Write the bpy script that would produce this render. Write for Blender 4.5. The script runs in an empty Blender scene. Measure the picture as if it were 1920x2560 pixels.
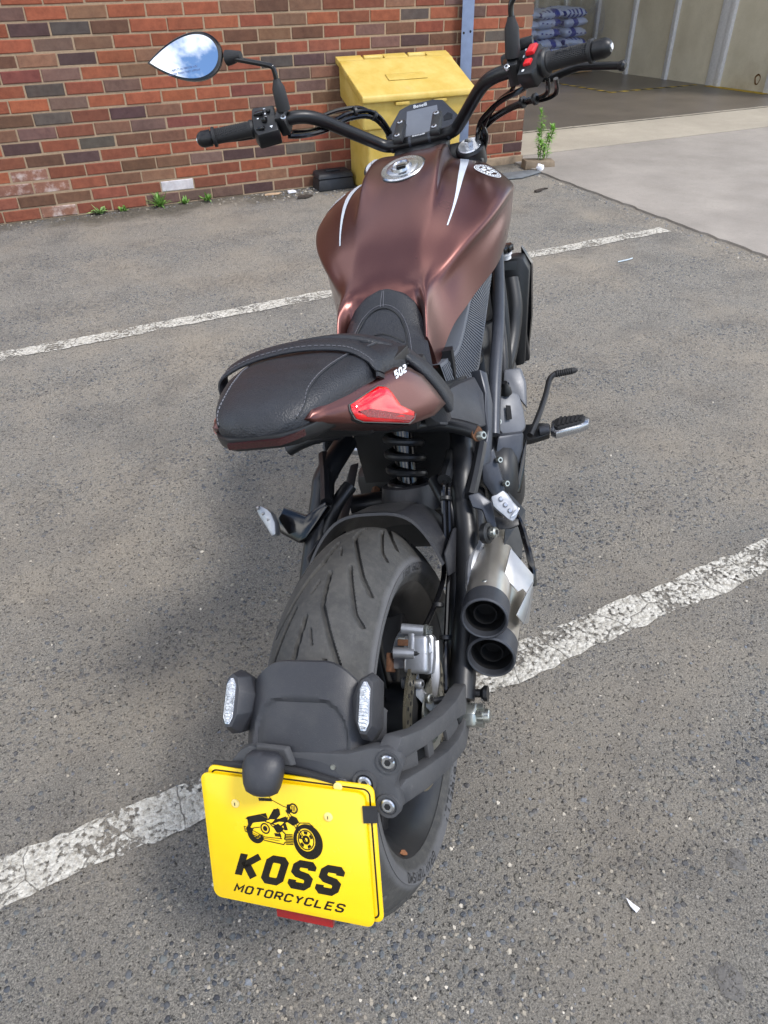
import bpy, bmesh, math, random
import numpy as np
from mathutils import Vector, Matrix

scene = bpy.context.scene
random.seed(7)

# ------------------------------------------------------------------ camera
Z0 = 1.31773                      # height of the wall reference above the ground at the rear wheel
cam_d = bpy.data.cameras.new('camera')
cam = bpy.data.objects.new('camera', cam_d)
scene.collection.objects.link(cam)
scene.camera = cam
cam_d.sensor_fit = 'HORIZONTAL'
cam_d.sensor_width = 36.0
cam_d.lens = 36.0 * 1747.09 / 1920.0
cam_d.clip_start = 0.02
cam_d.clip_end = 400.0
_right = Vector((0.913339, -0.406770, -0.018701))
_down = Vector((-0.260396, -0.548138, -0.794820))
_fwd = Vector((0.313058, 0.730810, -0.606557))
cam.matrix_world = Matrix((
    (_right.x, -_down.x, -_fwd.x, -0.115215),
    (_right.y, -_down.y, -_fwd.y, -5.299776),
    (_right.z, -_down.z, -_fwd.z, -0.028314 + Z0),
    (0, 0, 0, 1)))
scene.render.resolution_x = 768
scene.render.resolution_y = 1024

# ------------------------------------------------------------------ sky
SUN_EL, SUN_AZ = math.radians(58), math.radians(146)     # azimuth clockwise from +Y
world = bpy.data.worlds.new('World')
scene.world = world
world.use_nodes = True
wn, wl = world.node_tree.nodes, world.node_tree.links
wn.clear()
w_out = wn.new('ShaderNodeOutputWorld')
w_bg = wn.new('ShaderNodeBackground')
w_sky = wn.new('ShaderNodeTexSky')
w_sky.sky_type = 'NISHITA'
w_sky.sun_disc = False
w_sky.sun_elevation = SUN_EL
w_sky.sun_rotation = SUN_AZ
w_sky.air_density = 1.0
w_sky.dust_density = 0.15
w_sky.ozone_density = 6.0
w_tc = wn.new('ShaderNodeTexCoord')
w_map = wn.new('ShaderNodeMapping')
w_map.inputs['Scale'].default_value = (1.0, 1.0, 1.7)
w_map.inputs['Location'].default_value = (5.1, 7.3, 2.7)
w_noise = wn.new('ShaderNodeTexNoise')
w_noise.inputs['Scale'].default_value = 2.6
w_noise.inputs['Detail'].default_value = 9
w_noise.inputs['Roughness'].default_value = 0.62
w_ramp = wn.new('ShaderNodeValToRGB')
w_ramp.color_ramp.elements[0].position = 0.47
w_ramp.color_ramp.elements[1].position = 0.615
w_mix = wn.new('ShaderNodeMix')
w_mix.data_type = 'RGBA'
w_mix.inputs[7].default_value = (17.5, 17.3, 17.0, 1)
wl.new(w_tc.outputs['Generated'], w_map.inputs['Vector'])
wl.new(w_map.outputs['Vector'], w_noise.inputs['Vector'])
wl.new(w_noise.outputs['Fac'], w_ramp.inputs['Fac'])
wl.new(w_ramp.outputs['Color'], w_mix.inputs[0])
wl.new(w_sky.outputs['Color'], w_mix.inputs[6])
wl.new(w_mix.outputs[2], w_bg.inputs['Color'])
w_bg.inputs['Strength'].default_value = 0.108
wl.new(w_bg.outputs['Background'], w_out.inputs['Surface'])

# ------------------------------------------------------------------ sun
sun_d = bpy.data.lights.new('sun', 'SUN')
sun_d.energy = 1.7
sun_d.angle = math.radians(12)
sun_d.color = (1.0, 0.955, 0.90)
sun = bpy.data.objects.new('sun', sun_d)
scene.collection.objects.link(sun)
_sd = Vector((math.sin(SUN_AZ) * math.cos(SUN_EL), math.cos(SUN_AZ) * math.cos(SUN_EL), math.sin(SUN_EL)))
sun.rotation_euler = _sd.to_track_quat('Z', 'Y').to_euler()

scene.view_settings.view_transform = 'Standard'
scene.view_settings.look = 'None'
scene.view_settings.gamma = 1.0
scene.view_settings.exposure = 1.0

# ------------------------------------------------------------------ helpers
COL = scene.collection


def lin(r, g, b):
    f = lambda c: (c / 255 / 12.92) if c / 255 <= 0.04045 else ((c / 255 + 0.055) / 1.055) ** 2.4
    return (f(r), f(g), f(b), 1.0)


class NT:
    """small node-tree wrapper"""
    def __init__(s, name):
        s.m = bpy.data.materials.new(name)
        s.m.use_nodes = True
        s.n, s.l = s.m.node_tree.nodes, s.m.node_tree.links
        s.b = s.n['Principled BSDF']
        s.out = s.n['Material Output']
        s._co = None

    def node(s, t, **kw):
        n = s.n.new(t)
        for k, v in kw.items():
            if k in n.inputs:
                s.put(n.inputs[k], v)
            else:
                setattr(n, k, v)
        return n

    def put(s, sock, v):
        if isinstance(v, bpy.types.NodeSocket):
            s.l.new(v, sock)
        else:
            sock.default_value = v

    def co(s, kind='Object'):
        if s._co is None:
            s._co = s.n.new('ShaderNodeTexCoord')
        return s._co.outputs[kind]

    def noise(s, scale, detail=4, rough=0.55, vec=None, out='Fac', dist=0.0):
        n = s.node('ShaderNodeTexNoise')
        n.inputs['Scale'].default_value = scale
        n.inputs['Detail'].default_value = detail
        n.inputs['Roughness'].default_value = rough
        n.inputs['Distortion'].default_value = dist
        s.put(n.inputs['Vector'], vec if vec is not None else s.co())
        return n.outputs[out]

    def vor(s, scale, feature='F1', vec=None, out='Distance', rnd=1.0):
        n = s.node('ShaderNodeTexVoronoi', feature=feature)
        n.inputs['Scale'].default_value = scale
        n.inputs['Randomness'].default_value = rnd
        s.put(n.inputs['Vector'], vec if vec is not None else s.co())
        return n.outputs[out]

    def ramp(s, fac, stops, interp='LINEAR'):
        n = s.node('ShaderNodeValToRGB')
        cr = n.color_ramp
        cr.interpolation = interp
        while len(cr.elements) < len(stops):
            cr.elements.new(0.5)
        for e, (p, c) in zip(cr.elements, stops):
            e.position = p
            e.color = c if isinstance(c, (tuple, list)) else (c, c, c, 1)
        s.l.new(fac, n.inputs['Fac'])
        return n.outputs['Color']

    def mix(s, fac, a, b, blend='MIX'):
        n = s.node('ShaderNodeMix', data_type='RGBA', blend_type=blend)
        s.put(n.inputs[0], fac)
        s.put(n.inputs[6], a)
        s.put(n.inputs[7], b)
        return n.outputs[2]

    def math(s, op, a, b=0.0, clamp=False):
        n = s.node('ShaderNodeMath', operation=op, use_clamp=clamp)
        s.put(n.inputs[0], a)
        s.put(n.inputs[1], b)
        return n.outputs[0]

    def scaled(s, sc, kind='Object'):
        n = s.node('ShaderNodeMapping')
        n.inputs['Scale'].default_value = sc
        s.l.new(s.co(kind), n.inputs['Vector'])
        return n.outputs['Vector']

    def bump(s, h, strength=0.3, dist=0.002, normal=None):
        n = s.node('ShaderNodeBump')
        n.inputs['Strength'].default_value = strength
        n.inputs['Distance'].default_value = dist
        s.l.new(h, n.inputs['Height'])
        if normal is not None:
            s.l.new(normal, n.inputs['Normal'])
        s.l.new(n.outputs['Normal'], s.b.inputs['Normal'])
        return n.outputs['Normal']

    def set(s, **kw):
        for k, v in kw.items():
            s.put(s.b.inputs[k.replace('_', ' ')], v)
        return s


def mat_plain(name, col, rough=0.5, metal=0.0, bump=None, var=0.12, rvar=0.12, spec=0.5, coat=0.0, scale=40):
    """painted / plastic / metal surface with slight grime, tone and gloss variation"""
    t = NT(name)
    n = t.noise(scale, 5, 0.6)
    lo = tuple(c * (1 - var) for c in col[:3]) + (1,)
    hi = tuple(min(1, c * (1 + var)) for c in col[:3]) + (1,)
    t.set(Base_Color=t.ramp(n, [(0.3, lo), (0.7, hi)]), Metallic=metal)
    n2 = t.noise(scale * 0.35, 6, 0.65)
    t.set(Roughness=t.ramp(n2, [(0.3, max(0.02, rough - rvar)), (0.75, min(1, rough + rvar))]))
    t.b.inputs['Specular IOR Level'].default_value = spec
    if coat:
        t.b.inputs['Coat Weight'].default_value = coat
        t.b.inputs['Coat Roughness'].default_value = 0.25
    if bump:
        t.bump(t.noise(bump[0], 3, 0.6), bump[1], bump[2])
    return t.m


class MB:
    """collects vertices and faces for ONE mesh object"""
    def __init__(s):
        s.v, s.f = [], []

    def add(s, v, f):
        o = len(s.v)
        s.v += [tuple(map(float, p)) for p in v]
        s.f += [tuple(i + o for i in q) for q in f]
        return s

    def box(s, c, d, R=None):
        c = Vector(c)
        R = R or Matrix.Identity(3)
        vs = [c + R @ Vector((x * d[0] / 2, y * d[1] / 2, z * d[2] / 2)) for x in (-1, 1) for y in (-1, 1) for z in (-1, 1)]
        return s.add(vs, [(0, 1, 3, 2), (4, 6, 7, 5), (0, 4, 5, 1), (2, 3, 7, 6), (0, 2, 6, 4), (1, 5, 7, 3)])

    def loft(s, rings, closed=True, cap0=True, cap1=True):
        n = len(rings[0])
        vs, fs = [], []
        for r in rings:
            vs += list(r)
        m = n if closed else n - 1
        for i in range(len(rings) - 1):
            for j in range(m):
                a, b = i * n + j, i * n + (j + 1) % n
                fs.append((a, b, b + n, a + n))
        if closed and cap0:
            fs.append(tuple(range(n - 1, -1, -1)))
        if closed and cap1:
            k = (len(rings) - 1) * n
            fs.append(tuple(range(k, k + n)))
        return s.add(vs, fs)

    @staticmethod
    def frame(d):
        d = Vector(d).normalized()
        a = Vector((0, 0, 1)) if abs(d.z) < 0.9 else Vector((1, 0, 0))
        u = d.cross(a).normalized()
        return u, u.cross(d).normalized()

    def lathe(s, o, d, prof, n=24, cap0=True, cap1=True):
        """prof: (distance along d, radius)"""
        o, d = Vector(o), Vector(d).normalized()
        u, w = s.frame(d)
        rings = []
        for t, r in prof:
            r = max(r, 1e-5)
            rings.append([o + d * t + u * (r * math.cos(2 * math.pi * k / n)) - w * (r * math.sin(2 * math.pi * k / n)) for k in range(n)])
        return s.loft(rings[::-1], True, cap1, cap0) if False else s.loft(rings, True, cap0, cap1)

    def cyl(s, a, b, r, r2=None, n=16):
        a, b = Vector(a), Vector(b)
        L = (b - a).length
        return s.lathe(a, b - a, [(0, r), (L, r if r2 is None else r2)], n)

    def tube(s, pts, r, n=10, sub=6, smooth=True):
        P = [Vector(p) for p in pts]
        if smooth and len(P) > 2:
            P = crom(P, sub)
        R = r if callable(r) else (lambda t: r)
        rings = []
        up = None
        for i, p in enumerate(P):
            d = (P[min(i + 1, len(P) - 1)] - P[max(i - 1, 0)]).normalized()
            if up is None:
                u, w = s.frame(d)
            else:
                u = (up - d * up.dot(d)).normalized()
                w = u.cross(d).normalized()
            up = u
            rr = R(i / (len(P) - 1))
            rings.append([p + u * (rr * math.cos(2 * math.pi * k / n)) - w * (rr * math.sin(2 * math.pi * k / n)) for k in range(n)])
        return s.loft(rings)

    def prism(s, poly, depth, o=(0, 0, 0), ax=(1, 0, 0), ay=(0, 1, 0)):
        """polygon (2-D, counter-clockwise in ax/ay) extruded by depth along ax x ay"""
        o, ax, ay = Vector(o), Vector(ax), Vector(ay)
        nz = ax.cross(ay).normalized() * depth
        a = [o + ax * p[0] + ay * p[1] for p in poly]
        n = len(a)
        vs = a + [p + nz for p in a]
        fs = [tuple(range(n - 1, -1, -1)), tuple(range(n, 2 * n))]
        fs += [(i, (i + 1) % n, (i + 1) % n + n, i + n) for i in range(n)]
        return s.add(vs, fs)

    def poly3(s, pts, off):
        """polygon of 3-D points thickened by vector off"""
        a = [Vector(p) for p in pts]
        off = Vector(off)
        n = len(a)
        vs = a + [p + off for p in a]
        fs = [tuple(range(n - 1, -1, -1)), tuple(range(n, 2 * n))]
        fs += [(i, (i + 1) % n, (i + 1) % n + n, i + n) for i in range(n)]
        return s.add(vs, fs)

    def build(s, name, mat, parent=None, bevel=0.0, seg=2, smooth=35, sub=0, label=None, fix=True, bang=30):
        me = bpy.data.meshes.new(name)
        me.from_pydata(s.v, [], s.f)
        me.update()
        bm = bmesh.new()
        bm.from_mesh(me)
        if fix:
            bmesh.ops.recalc_face_normals(bm, faces=bm.faces)
        if bevel:
            es = [e for e in bm.edges if len(e.link_faces) == 2 and e.calc_face_angle(0) > math.radians(bang)]
            bmesh.ops.bevel(bm, geom=es, offset=bevel, segments=seg, profile=0.5, affect='EDGES', clamp_overlap=True)
        bm.to_mesh(me)
        bm.free()
        if smooth:
            me.polygons.foreach_set('use_smooth', [True] * len(me.polygons))
            me.set_sharp_from_angle(angle=math.radians(smooth))
        me.materials.append(mat)
        o = bpy.data.objects.new(name, me)
        COL.objects.link(o)
        if parent is not None:
            o.parent = parent
        if sub:
            md = o.modifiers.new('sub', 'SUBSURF')
            md.levels = md.render_levels = sub
        if label:
            o['label'] = label
        return o


def crom(P, sub=6):
    out = []
    n = len(P)
    for i in range(n - 1):
        p0, p1, p2, p3 = P[max(i - 1, 0)], P[i], P[i + 1], P[min(i + 2, n - 1)]
        for k in range(sub):
            t = k / sub
            out.append(0.5 * ((2 * p1) + (p2 - p0) * t + (2 * p0 - 5 * p1 + 4 * p2 - p3) * t * t + (3 * p1 - p0 - 3 * p2 + p3) * t ** 3))
    out.append(P[-1])
    return out


def empty(name, loc=(0, 0, 0), rz=0.0):
    o = bpy.data.objects.new(name, None)
    o.empty_display_size = 0.05
    COL.objects.link(o)
    o.location = loc
    o.rotation_euler = (0, 0, rz)
    return o


def tag(o, label=None, cat=None, group=None, kind=None):
    if label: o['label'] = label
    if cat: o['category'] = cat
    if group: o['group'] = group
    if kind: o['kind'] = kind
    return o


def bb(poly):
    return poly


def gz(y):
    """height of the yard, which falls gently away from the wall"""
    return 0.0168 * (y + 4.65816)


# --- stroke lettering (squared technical italics) and plain text, as flat meshes
GLYPH = {
    'K': [[(0, 0), (0, 6)], [(4.2, 6), (0.5, 2.7)], [(1.4, 3.3), (4.2, 0)]],
    'O': [[(0, .8), (0, 5.2), (.8, 6), (3.2, 6), (4, 5.2), (4, .8), (3.2, 0), (.8, 0), (0, .8)]],
    '0': [[(0, .8), (0, 5.2), (.8, 6), (3.2, 6), (4, 5.2), (4, .8), (3.2, 0), (.8, 0), (0, .8)]],
    'S': [[(4, 4.6), (4, 5.3), (3.3, 6), (.7, 6), (0, 5.3), (0, 3.9), (.9, 3.2), (3.1, 2.8), (4, 2.1), (4, .7), (3.3, 0), (.7, 0), (0, .7), (0, 1.5)]],
    'M': [[(0, 0), (0, 6), (2.4, 2.2), (4.8, 6), (4.8, 0)]],
    'T': [[(-.4, 6), (4.4, 6)], [(2, 6), (2, 0)]],
    'R': [[(0, 0), (0, 6), (3.2, 6), (4, 5.2), (4, 3.5), (3.2, 2.8), (0, 2.8)], [(2.2, 2.8), (4, 0)]],
    'C': [[(4, 4.5), (4, 5.2), (3.2, 6), (.8, 6), (0, 5.2), (0, .8), (.8, 0), (3.2, 0), (4, .8), (4, 1.5)]],
    'Y': [[(0, 6), (2, 3), (4, 6)], [(2, 3), (2, 0)]],
    'L': [[(0, 6), (0, 0), (4, 0)]],
    'E': [[(4, 6), (0, 6), (0, 0), (4, 0)], [(0, 3), (3.4, 3)]],
    'P': [[(0, 0), (0, 6), (3.2, 6), (4, 5.2), (4, 3.4), (3.2, 2.6), (0, 2.6)]],
    'I': [[(1, 0), (1, 6)]],
    '5': [[(4, 6), (0, 6), (0, 3.4), (3.2, 3.4), (4, 2.7), (4, .8), (3.2, 0), (0, 0)]],
    '2': [[(0, 6), (3.2, 6), (4, 5.2), (4, 3.8), (3.2, 3.2), (.8, 2.8), (0, 2.2), (0, 0), (4, 0)]],
    'G': [[(4, 5), (3.2, 6), (.8, 6), (0, 5.2), (0, .8), (.8, 0), (3.2, 0), (4, .8), (4, 2.8), (2.2, 2.8)]],
    'A': [[(0, 0), (2, 6), (4, 0)], [(.8, 2), (3.2, 2)]],
    'N': [[(0, 0), (0, 6), (4, 0), (4, 6)]],
    'U': [[(0, 6), (0, .8), (.8, 0), (3.2, 0), (4, .8), (4, 6)]],
    '1': [[(.4, 4.6), (1.6, 6), (1.6, 0)]],
    '6': [[(3.6, 6), (.8, 6), (0, 5.2), (0, .8), (.8, 0), (3.2, 0), (4, .8), (4, 2.6), (3.2, 3.3), (0, 3.3)]],
    'Z': [[(0, 6), (4, 6), (0, 0), (4, 0)]],
    '/': [[(.6, -.6), (3.2, 6.6)]],
    'B': [[(0, 0), (0, 6), (3.2, 6), (4, 5.2), (4, 3.8), (3.2, 3.1), (0, 3.1)], [(3.2, 3.1), (4, 2.4), (4, .8), (3.2, 0), (0, 0)]],
}
ADV = {'I': 2.0, 'M': 4.8, 'T': 4.0}


def stroke(poly, w):
    """2-D polyline -> list of quads (mitred)"""
    P = [Vector(p) for p in poly]
    closed = (P[0] - P[-1]).length < 1e-6
    if closed:
        P = P[:-1]
    n = len(P)
    Lp, Rp = [], []
    for i in range(n):
        a = P[(i - 1) % n] if (closed or i > 0) else None
        b = P[(i + 1) % n] if (closed or i < n - 1) else None
        d1 = (P[i] - a).normalized() if a is not None else None
        d2 = (b - P[i]).normalized() if b is not None else None
        d1 = d1 or d2
        d2 = d2 or d1
        n1, n2 = Vector((-d1.y, d1.x)), Vector((-d2.y, d2.x))
        m = (n1 + n2)
        m = m.normalized() if m.length > 1e-6 else n1
        k = w / 2 / max(0.45, m.dot(n1))
        Lp.append(P[i] + m * k)
        Rp.append(P[i] - m * k)
    qs = []
    for i in range(n if closed else n - 1):
        j = (i + 1) % n
        qs.append([Rp[i], Rp[j], Lp[j], Lp[i]])
    return qs


def word(txt, h, w, gap=1.5, shear=0.0, sx=1.0):
    """quads of a word; cap height h, stroke w (in glyph units of 6 high). returns quads in metres from x=0, total width"""
    k = h / (6 + w)
    x, out = w / 2, []
    for ch in txt:
        if ch == ' ':
            x += 3
            continue
        for pl in GLYPH[ch]:
            for q in stroke(pl, w):
                out.append([((p.x + x + shear * p.y) * k * sx, (p.y + w / 2) * k) for p in q])
        x += ADV.get(ch, 4.0) + w + gap
    return out, (x - gap - w / 2) * k * sx


def flat_mb(quads, fn):
    m = MB()
    for q in quads:
        m.add([fn(*p) for p in q], [tuple(range(len(q)))])
    return m


def text_mesh(txt, size):
    cu = bpy.data.curves.new('text', 'FONT')
    cu.body = txt
    cu.size = size
    cu.align_x = 'CENTER'
    cu.align_y = 'CENTER'
    cu.resolution_u = 2
    o = bpy.data.objects.new('text', cu)
    COL.objects.link(o)
    dg = bpy.context.evaluated_depsgraph_get()
    me = bpy.data.meshes.new_from_object(o.evaluated_get(dg))
    vs = [tuple(v.co) for v in me.vertices]
    fs = [tuple(p.vertices) for p in me.polygons]
    bpy.data.objects.remove(o)
    bpy.data.curves.remove(cu)
    bpy.data.meshes.remove(me)
    return vs, fs

# ================================================================== SETTING
# ---- materials of the place
def m_asphalt():
    t = NT('asphalt')
    warp = t.noise(60, 3, 0.6, out='Color')
    wv = t.node('ShaderNodeMix', data_type='VECTOR')
    wv.inputs[0].default_value = 0.010
    t.l.new(t.co(), wv.inputs[4]); t.l.new(warp, wv.inputs[5])
    vec = wv.outputs[1]

    def stones(scale, prob, rad):
        d = t.vor(scale, vec=vec); c = t.vor(scale, vec=vec, out='Color')
        sp = t.node('ShaderNodeSeparateColor'); t.l.new(c, sp.inputs[0])
        size = t.math('ADD', t.math('MULTIPLY', sp.outputs[1], rad * .6), rad * .5)
        m = t.math('MULTIPLY', t.math('LESS_THAN', sp.outputs[2], prob), t.ramp(t.math('DIVIDE', d, size), [(0.82, 1.0), (1.0, 0.0)]))
        h = t.math('MULTIPLY', m, t.ramp(t.math('DIVIDE', d, size), [(0.0, 1.0), (.6, .85), (1.0, 0.0)]))
        return sp.outputs[0], m, h
    r1, m1, h1 = stones(78, .30, .50)
    r2, m2, h2 = stones(150, .42, .52)
    fine = t.noise(330, 7, 0.82)
    mid = t.noise(70, 6, 0.7)
    col = t.ramp(fine, [(0.35, lin(52, 50, 48)), (0.45, lin(116, 113, 107)), (0.55, lin(156, 151, 142)), (0.68, lin(204, 197, 183))])
    col = t.mix(t.ramp(mid, [(0.35, .5), (0.6, 0.0)]), col, t.mix(1.0, col, (0.70, 0.70, 0.71, 1), 'MULTIPLY'))
    col = t.mix(m2, col, t.ramp(r2, [(0.0, lin(92, 92, 94)), (0.4, lin(122, 123, 124)), (0.75, lin(146, 140, 130)), (0.95, lin(170, 162, 148))]))
    col = t.mix(m1, col, t.ramp(r1, [(0.0, lin(82, 84, 90)), (0.4, lin(110, 115, 122)), (0.7, lin(130, 134, 133)), (0.9, lin(134, 130, 120)), (0.99, lin(178, 172, 158))]))
    d = t.noise(1.6, 6, 0.62)
    col = t.mix(t.ramp(d, [(0.42, 0.0), (0.70, 0.75)]), col, t.mix(fine, lin(132, 123, 110), lin(178, 167, 150)))
    d2 = t.noise(4.5, 5, 0.6)
    col = t.mix(t.ramp(d2, [(0.30, 0.6), (0.52, 0.0)]), col, t.mix(1.0, col, (0.66, 0.66, 0.68, 1), 'MULTIPLY'))
    pit = t.ramp(t.noise(150, 3, 0.6), [(0.31, 1.0), (0.40, 0.0)])
    col = t.mix(t.math('MULTIPLY', pit, .8), col, lin(40, 38, 36))
    # a stained band of damp dirt along the foot of the wall
    sx = t.node('ShaderNodeSeparateXYZ'); t.l.new(t.co(), sx.inputs[0])
    wob = t.noise(2.3, 5, 0.65)
    yy = t.math('ADD', sx.outputs[1], t.math('MULTIPLY', wob, 0.9))
    band = t.ramp(yy, [(0.0, 0.0), (0.14, 0.0), (0.42, 0.75)])
    t.n[band.node.name].color_ramp.interpolation = 'EASE'
    col = t.mix(band, col, t.mix(t.noise(14, 4, .6), lin(66, 62, 56), lin(92, 84, 68)))
    t.set(Base_Color=col, Roughness=0.88)
    t.b.inputs['Specular IOR Level'].default_value = 0.3
    h = t.math('ADD', t.math('MULTIPLY', fine, .9), t.math('ADD', h1, t.math('MULTIPLY', h2, .55)))
    h = t.math('SUBTRACT', t.math('ADD', h, t.math('MULTIPLY', mid, .7)), t.math('MULTIPLY', pit, .8))
    t.bump(h, 1.0, 0.008)
    return t.m


def m_concrete(name, a, b, stain, sc=1.0):
    t = NT(name)
    n = t.noise(2.2 * sc, 8, 0.68)
    col = t.ramp(n, [(0.3, a), (0.7, b)])
    col = t.mix(t.ramp(t.noise(0.9 * sc, 6, 0.6), [(0.5, 0.0), (0.75, 0.6)]), col, stain)
    col = t.mix(t.ramp(t.noise(55 * sc, 4, 0.7), [(0.25, 0.45), (0.45, 0.0)]), col, t.mix(1.0, col, (0.55, 0.53, 0.5, 1), 'MULTIPLY'))
    col = t.mix(t.ramp(t.noise(160 * sc, 2, 0.6), [(0.62, 0.0), (0.8, 0.4)]), col, lin(205, 195, 180))
    t.set(Base_Color=col, Roughness=0.85)
    t.bump(t.noise(140, 5, 0.7), 0.5, 0.002)
    return t.m


def m_brick():
    t = NT('fired_brick')
    oi = t.node('ShaderNodeObjectInfo')
    geo = t.node('ShaderNodeNewGeometry')
    base = oi.outputs['Color']
    off = t.node('ShaderNodeVectorMath', operation='MULTIPLY_ADD')
    t.l.new(t.co(), off.inputs[0])
    off.inputs[1].default_value = (1, 1, 1)
    r3 = t.node('ShaderNodeCombineXYZ')
    for i in range(3):
        t.l.new(t.math('MULTIPLY', oi.outputs['Random'], 37.0 + 11 * i), r3.inputs[i])
    t.l.new(r3.outputs[0], off.inputs[2])
    v = off.outputs[0]
    n = t.noise(26, 6, 0.65, vec=v)
    col = t.mix(t.ramp(n, [(0.32, 0.75), (0.62, 0.0)]), base, t.mix(1.0, base, (0.66, 0.62, 0.64, 1), 'MULTIPLY'))
    n2 = t.noise(9, 4, 0.6, vec=v)
    col = t.mix(t.ramp(n2, [(0.45, 0.0), (0.72, 0.7)]), col, t.mix(1.0, col, (1.22, 1.15, 1.1, 1), 'MULTIPLY'))
    n3 = t.noise(240, 3, 0.7, vec=v)
    col = t.mix(t.ramp(n3, [(0.25, 0.5), (0.42, 0.0)]), col, t.mix(1.0, col, (0.5, 0.48, 0.48, 1), 'MULTIPLY'))
    # lime bloom: only bricks whose colour alpha is below one carry it
    bl = t.math('MULTIPLY', t.math('SUBTRACT', 1.0, oi.outputs['Alpha']), t.ramp(t.noise(13, 5, 0.6, vec=v), [(0.46, 0.0), (0.70, .75)]), True)
    col = t.mix(bl, col, lin(205, 196, 190))
    t.set(Base_Color=col, Roughness=0.9)
    t.b.inputs['Specular IOR Level'].default_value = 0.2
    h = t.math('ADD', n3, t.math('MULTIPLY', n, 1.5))
    t.bump(h, 0.55, 0.0022)
    return t.m


def m_brick_mass():
    t = NT('fired_brick_mass')
    geo = t.node('ShaderNodeNewGeometry')
    col = t.ramp(geo.outputs['Random Per Island'], [(0, lin(146, 82, 56)), (.36, lin(136, 76, 57)), (.52, lin(106, 78, 62)), (.66, lin(132, 98, 76)), (.78, lin(110, 86, 78)), (.9, lin(70, 52, 55)), (.97, lin(74, 70, 67))], 'CONSTANT')
    n = t.noise(26, 6, 0.65)
    col = t.mix(t.ramp(n, [(0.3, 0.35), (0.7, 0.0)]), col, t.mix(1.0, col, (0.62, 0.6, 0.62, 1), 'MULTIPLY'))
    t.set(Base_Color=col, Roughness=0.9)
    t.bump(t.noise(240, 3, .7), 0.5, 0.002)
    return t.m


def m_paint():
    t = NT('road_paint')
    n = t.noise(7, 7, 0.7)
    n2 = t.noise(95, 4, 0.7)
    v = t.vor(92)
    wv = t.node('ShaderNodeMix', data_type='VECTOR')
    wv.inputs[0].default_value = 0.10
    t.l.new(t.co(), wv.inputs[4]); t.l.new(t.noise(5, 4, .6, out='Color'), wv.inputs[5])
    cr = t.vor(9, feature='DISTANCE_TO_EDGE', vec=wv.outputs[1])
    f = t.math('ADD', t.math('ADD', n, t.math('MULTIPLY', n2, 0.55)), t.math('MULTIPLY', t.math('SUBTRACT', .5, v), .22))
    a = t.ramp(f, [(0.67, 0.0), (0.76, 1.0)])
    a = t.math('MULTIPLY', a, t.ramp(t.math('ADD', cr, t.math('MULTIPLY', n2, .03)), [(0.018, 0.25), (0.034, 1.0)]))
    col = t.mix(t.ramp(t.noise(75, 6, .75), [(0.35, 0.0), (0.62, 1.0)]), lin(150, 144, 132), lin(214, 210, 200))
    t.set(Base_Color=col, Roughness=0.8)
    t.bump(t.math('ADD', t.noise(260, 3, .7), t.math('MULTIPLY', t.math('SUBTRACT', .5, v), 1.5)), 0.9, 0.006)
    tr = t.node('ShaderNodeBsdfTransparent')
    mx = t.node('ShaderNodeMixShader')
    t.l.new(a, mx.inputs[0])
    t.l.new(tr.outputs[0], mx.inputs[1])
    t.l.new(t.b.outputs[0], mx.inputs[2])
    t.l.new(mx.outputs[0], t.out.inputs['Surface'])
    return t.m


ASPHALT = m_asphalt()
CONC = m_concrete('apron_concrete', lin(130, 124, 117), lin(151, 144, 136), lin(110, 104, 98))
CONC2 = m_concrete('ramp_concrete', lin(148, 140, 126), lin(168, 159, 144), lin(134, 126, 112))
GFLOOR = m_concrete('garage_concrete', lin(84, 77, 70), lin(106, 97, 87), lin(70, 64, 58))
GFLOOR.node_tree.nodes['Principled BSDF'].inputs['Roughness'].default_value = 0.35
PANELC = m_concrete('panel_concrete', lin(190, 182, 162), lin(208, 200, 180), lin(170, 160, 138))
PANELD = m_concrete('stained_panel_concrete', lin(190, 182, 160), lin(206, 198, 178), lin(126, 104, 72), 1.6)
BRICK, BRICKM, PAINT = m_brick(), m_brick_mass(), m_paint()
MORTAR = mat_plain('mortar', lin(150, 129, 106), 0.95, bump=(300, 0.6, 0.002), var=0.15, spec=0.2, scale=60)
PLINTH = mat_plain('dirty_plinth', lin(140, 122, 102), 0.95, bump=(120, 0.6, 0.003), var=0.3, spec=0.2, scale=14)
WHITEISH = mat_plain('grey_white_steel', lin(206, 206, 208), 0.5, var=0.1)
BLUEST = mat_plain('blue_grey_galvanised_steel', lin(122, 136, 164), 0.5, 0.3, var=0.1, scale=18)
BLACKH = mat_plain('black_and_hole_shade', lin(18, 18, 20), 0.9)  # near-black painted for the shade inside holes, also colours the disc carrier
INTERIOR = mat_plain('pale_interior_wall', lin(206, 202, 186), 0.9, var=0.2, scale=3)  # even pale tone, raised to brighten the garage inside
YELLOWP = mat_plain('floor_yellow_paint', lin(170, 140, 30), 0.7, var=0.35, scale=30)

# ---- ground
g = MB()
xs = [-45, -8, -3, 3, 8, 45]
ys = [-45, -9, -5, -2, 0.5, 1.0]
g.add([(x, y, gz(y)) for y in ys for x in xs], [(j * 6 + i, j * 6 + i + 1, j * 6 + i + 7, j * 6 + i + 6) for j in range(5) for i in range(5)])
ground = tag(g.build('asphalt_ground', ASPHALT, fix=False), 'worn grey asphalt yard with tan dusty patches', kind='structure')


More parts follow.
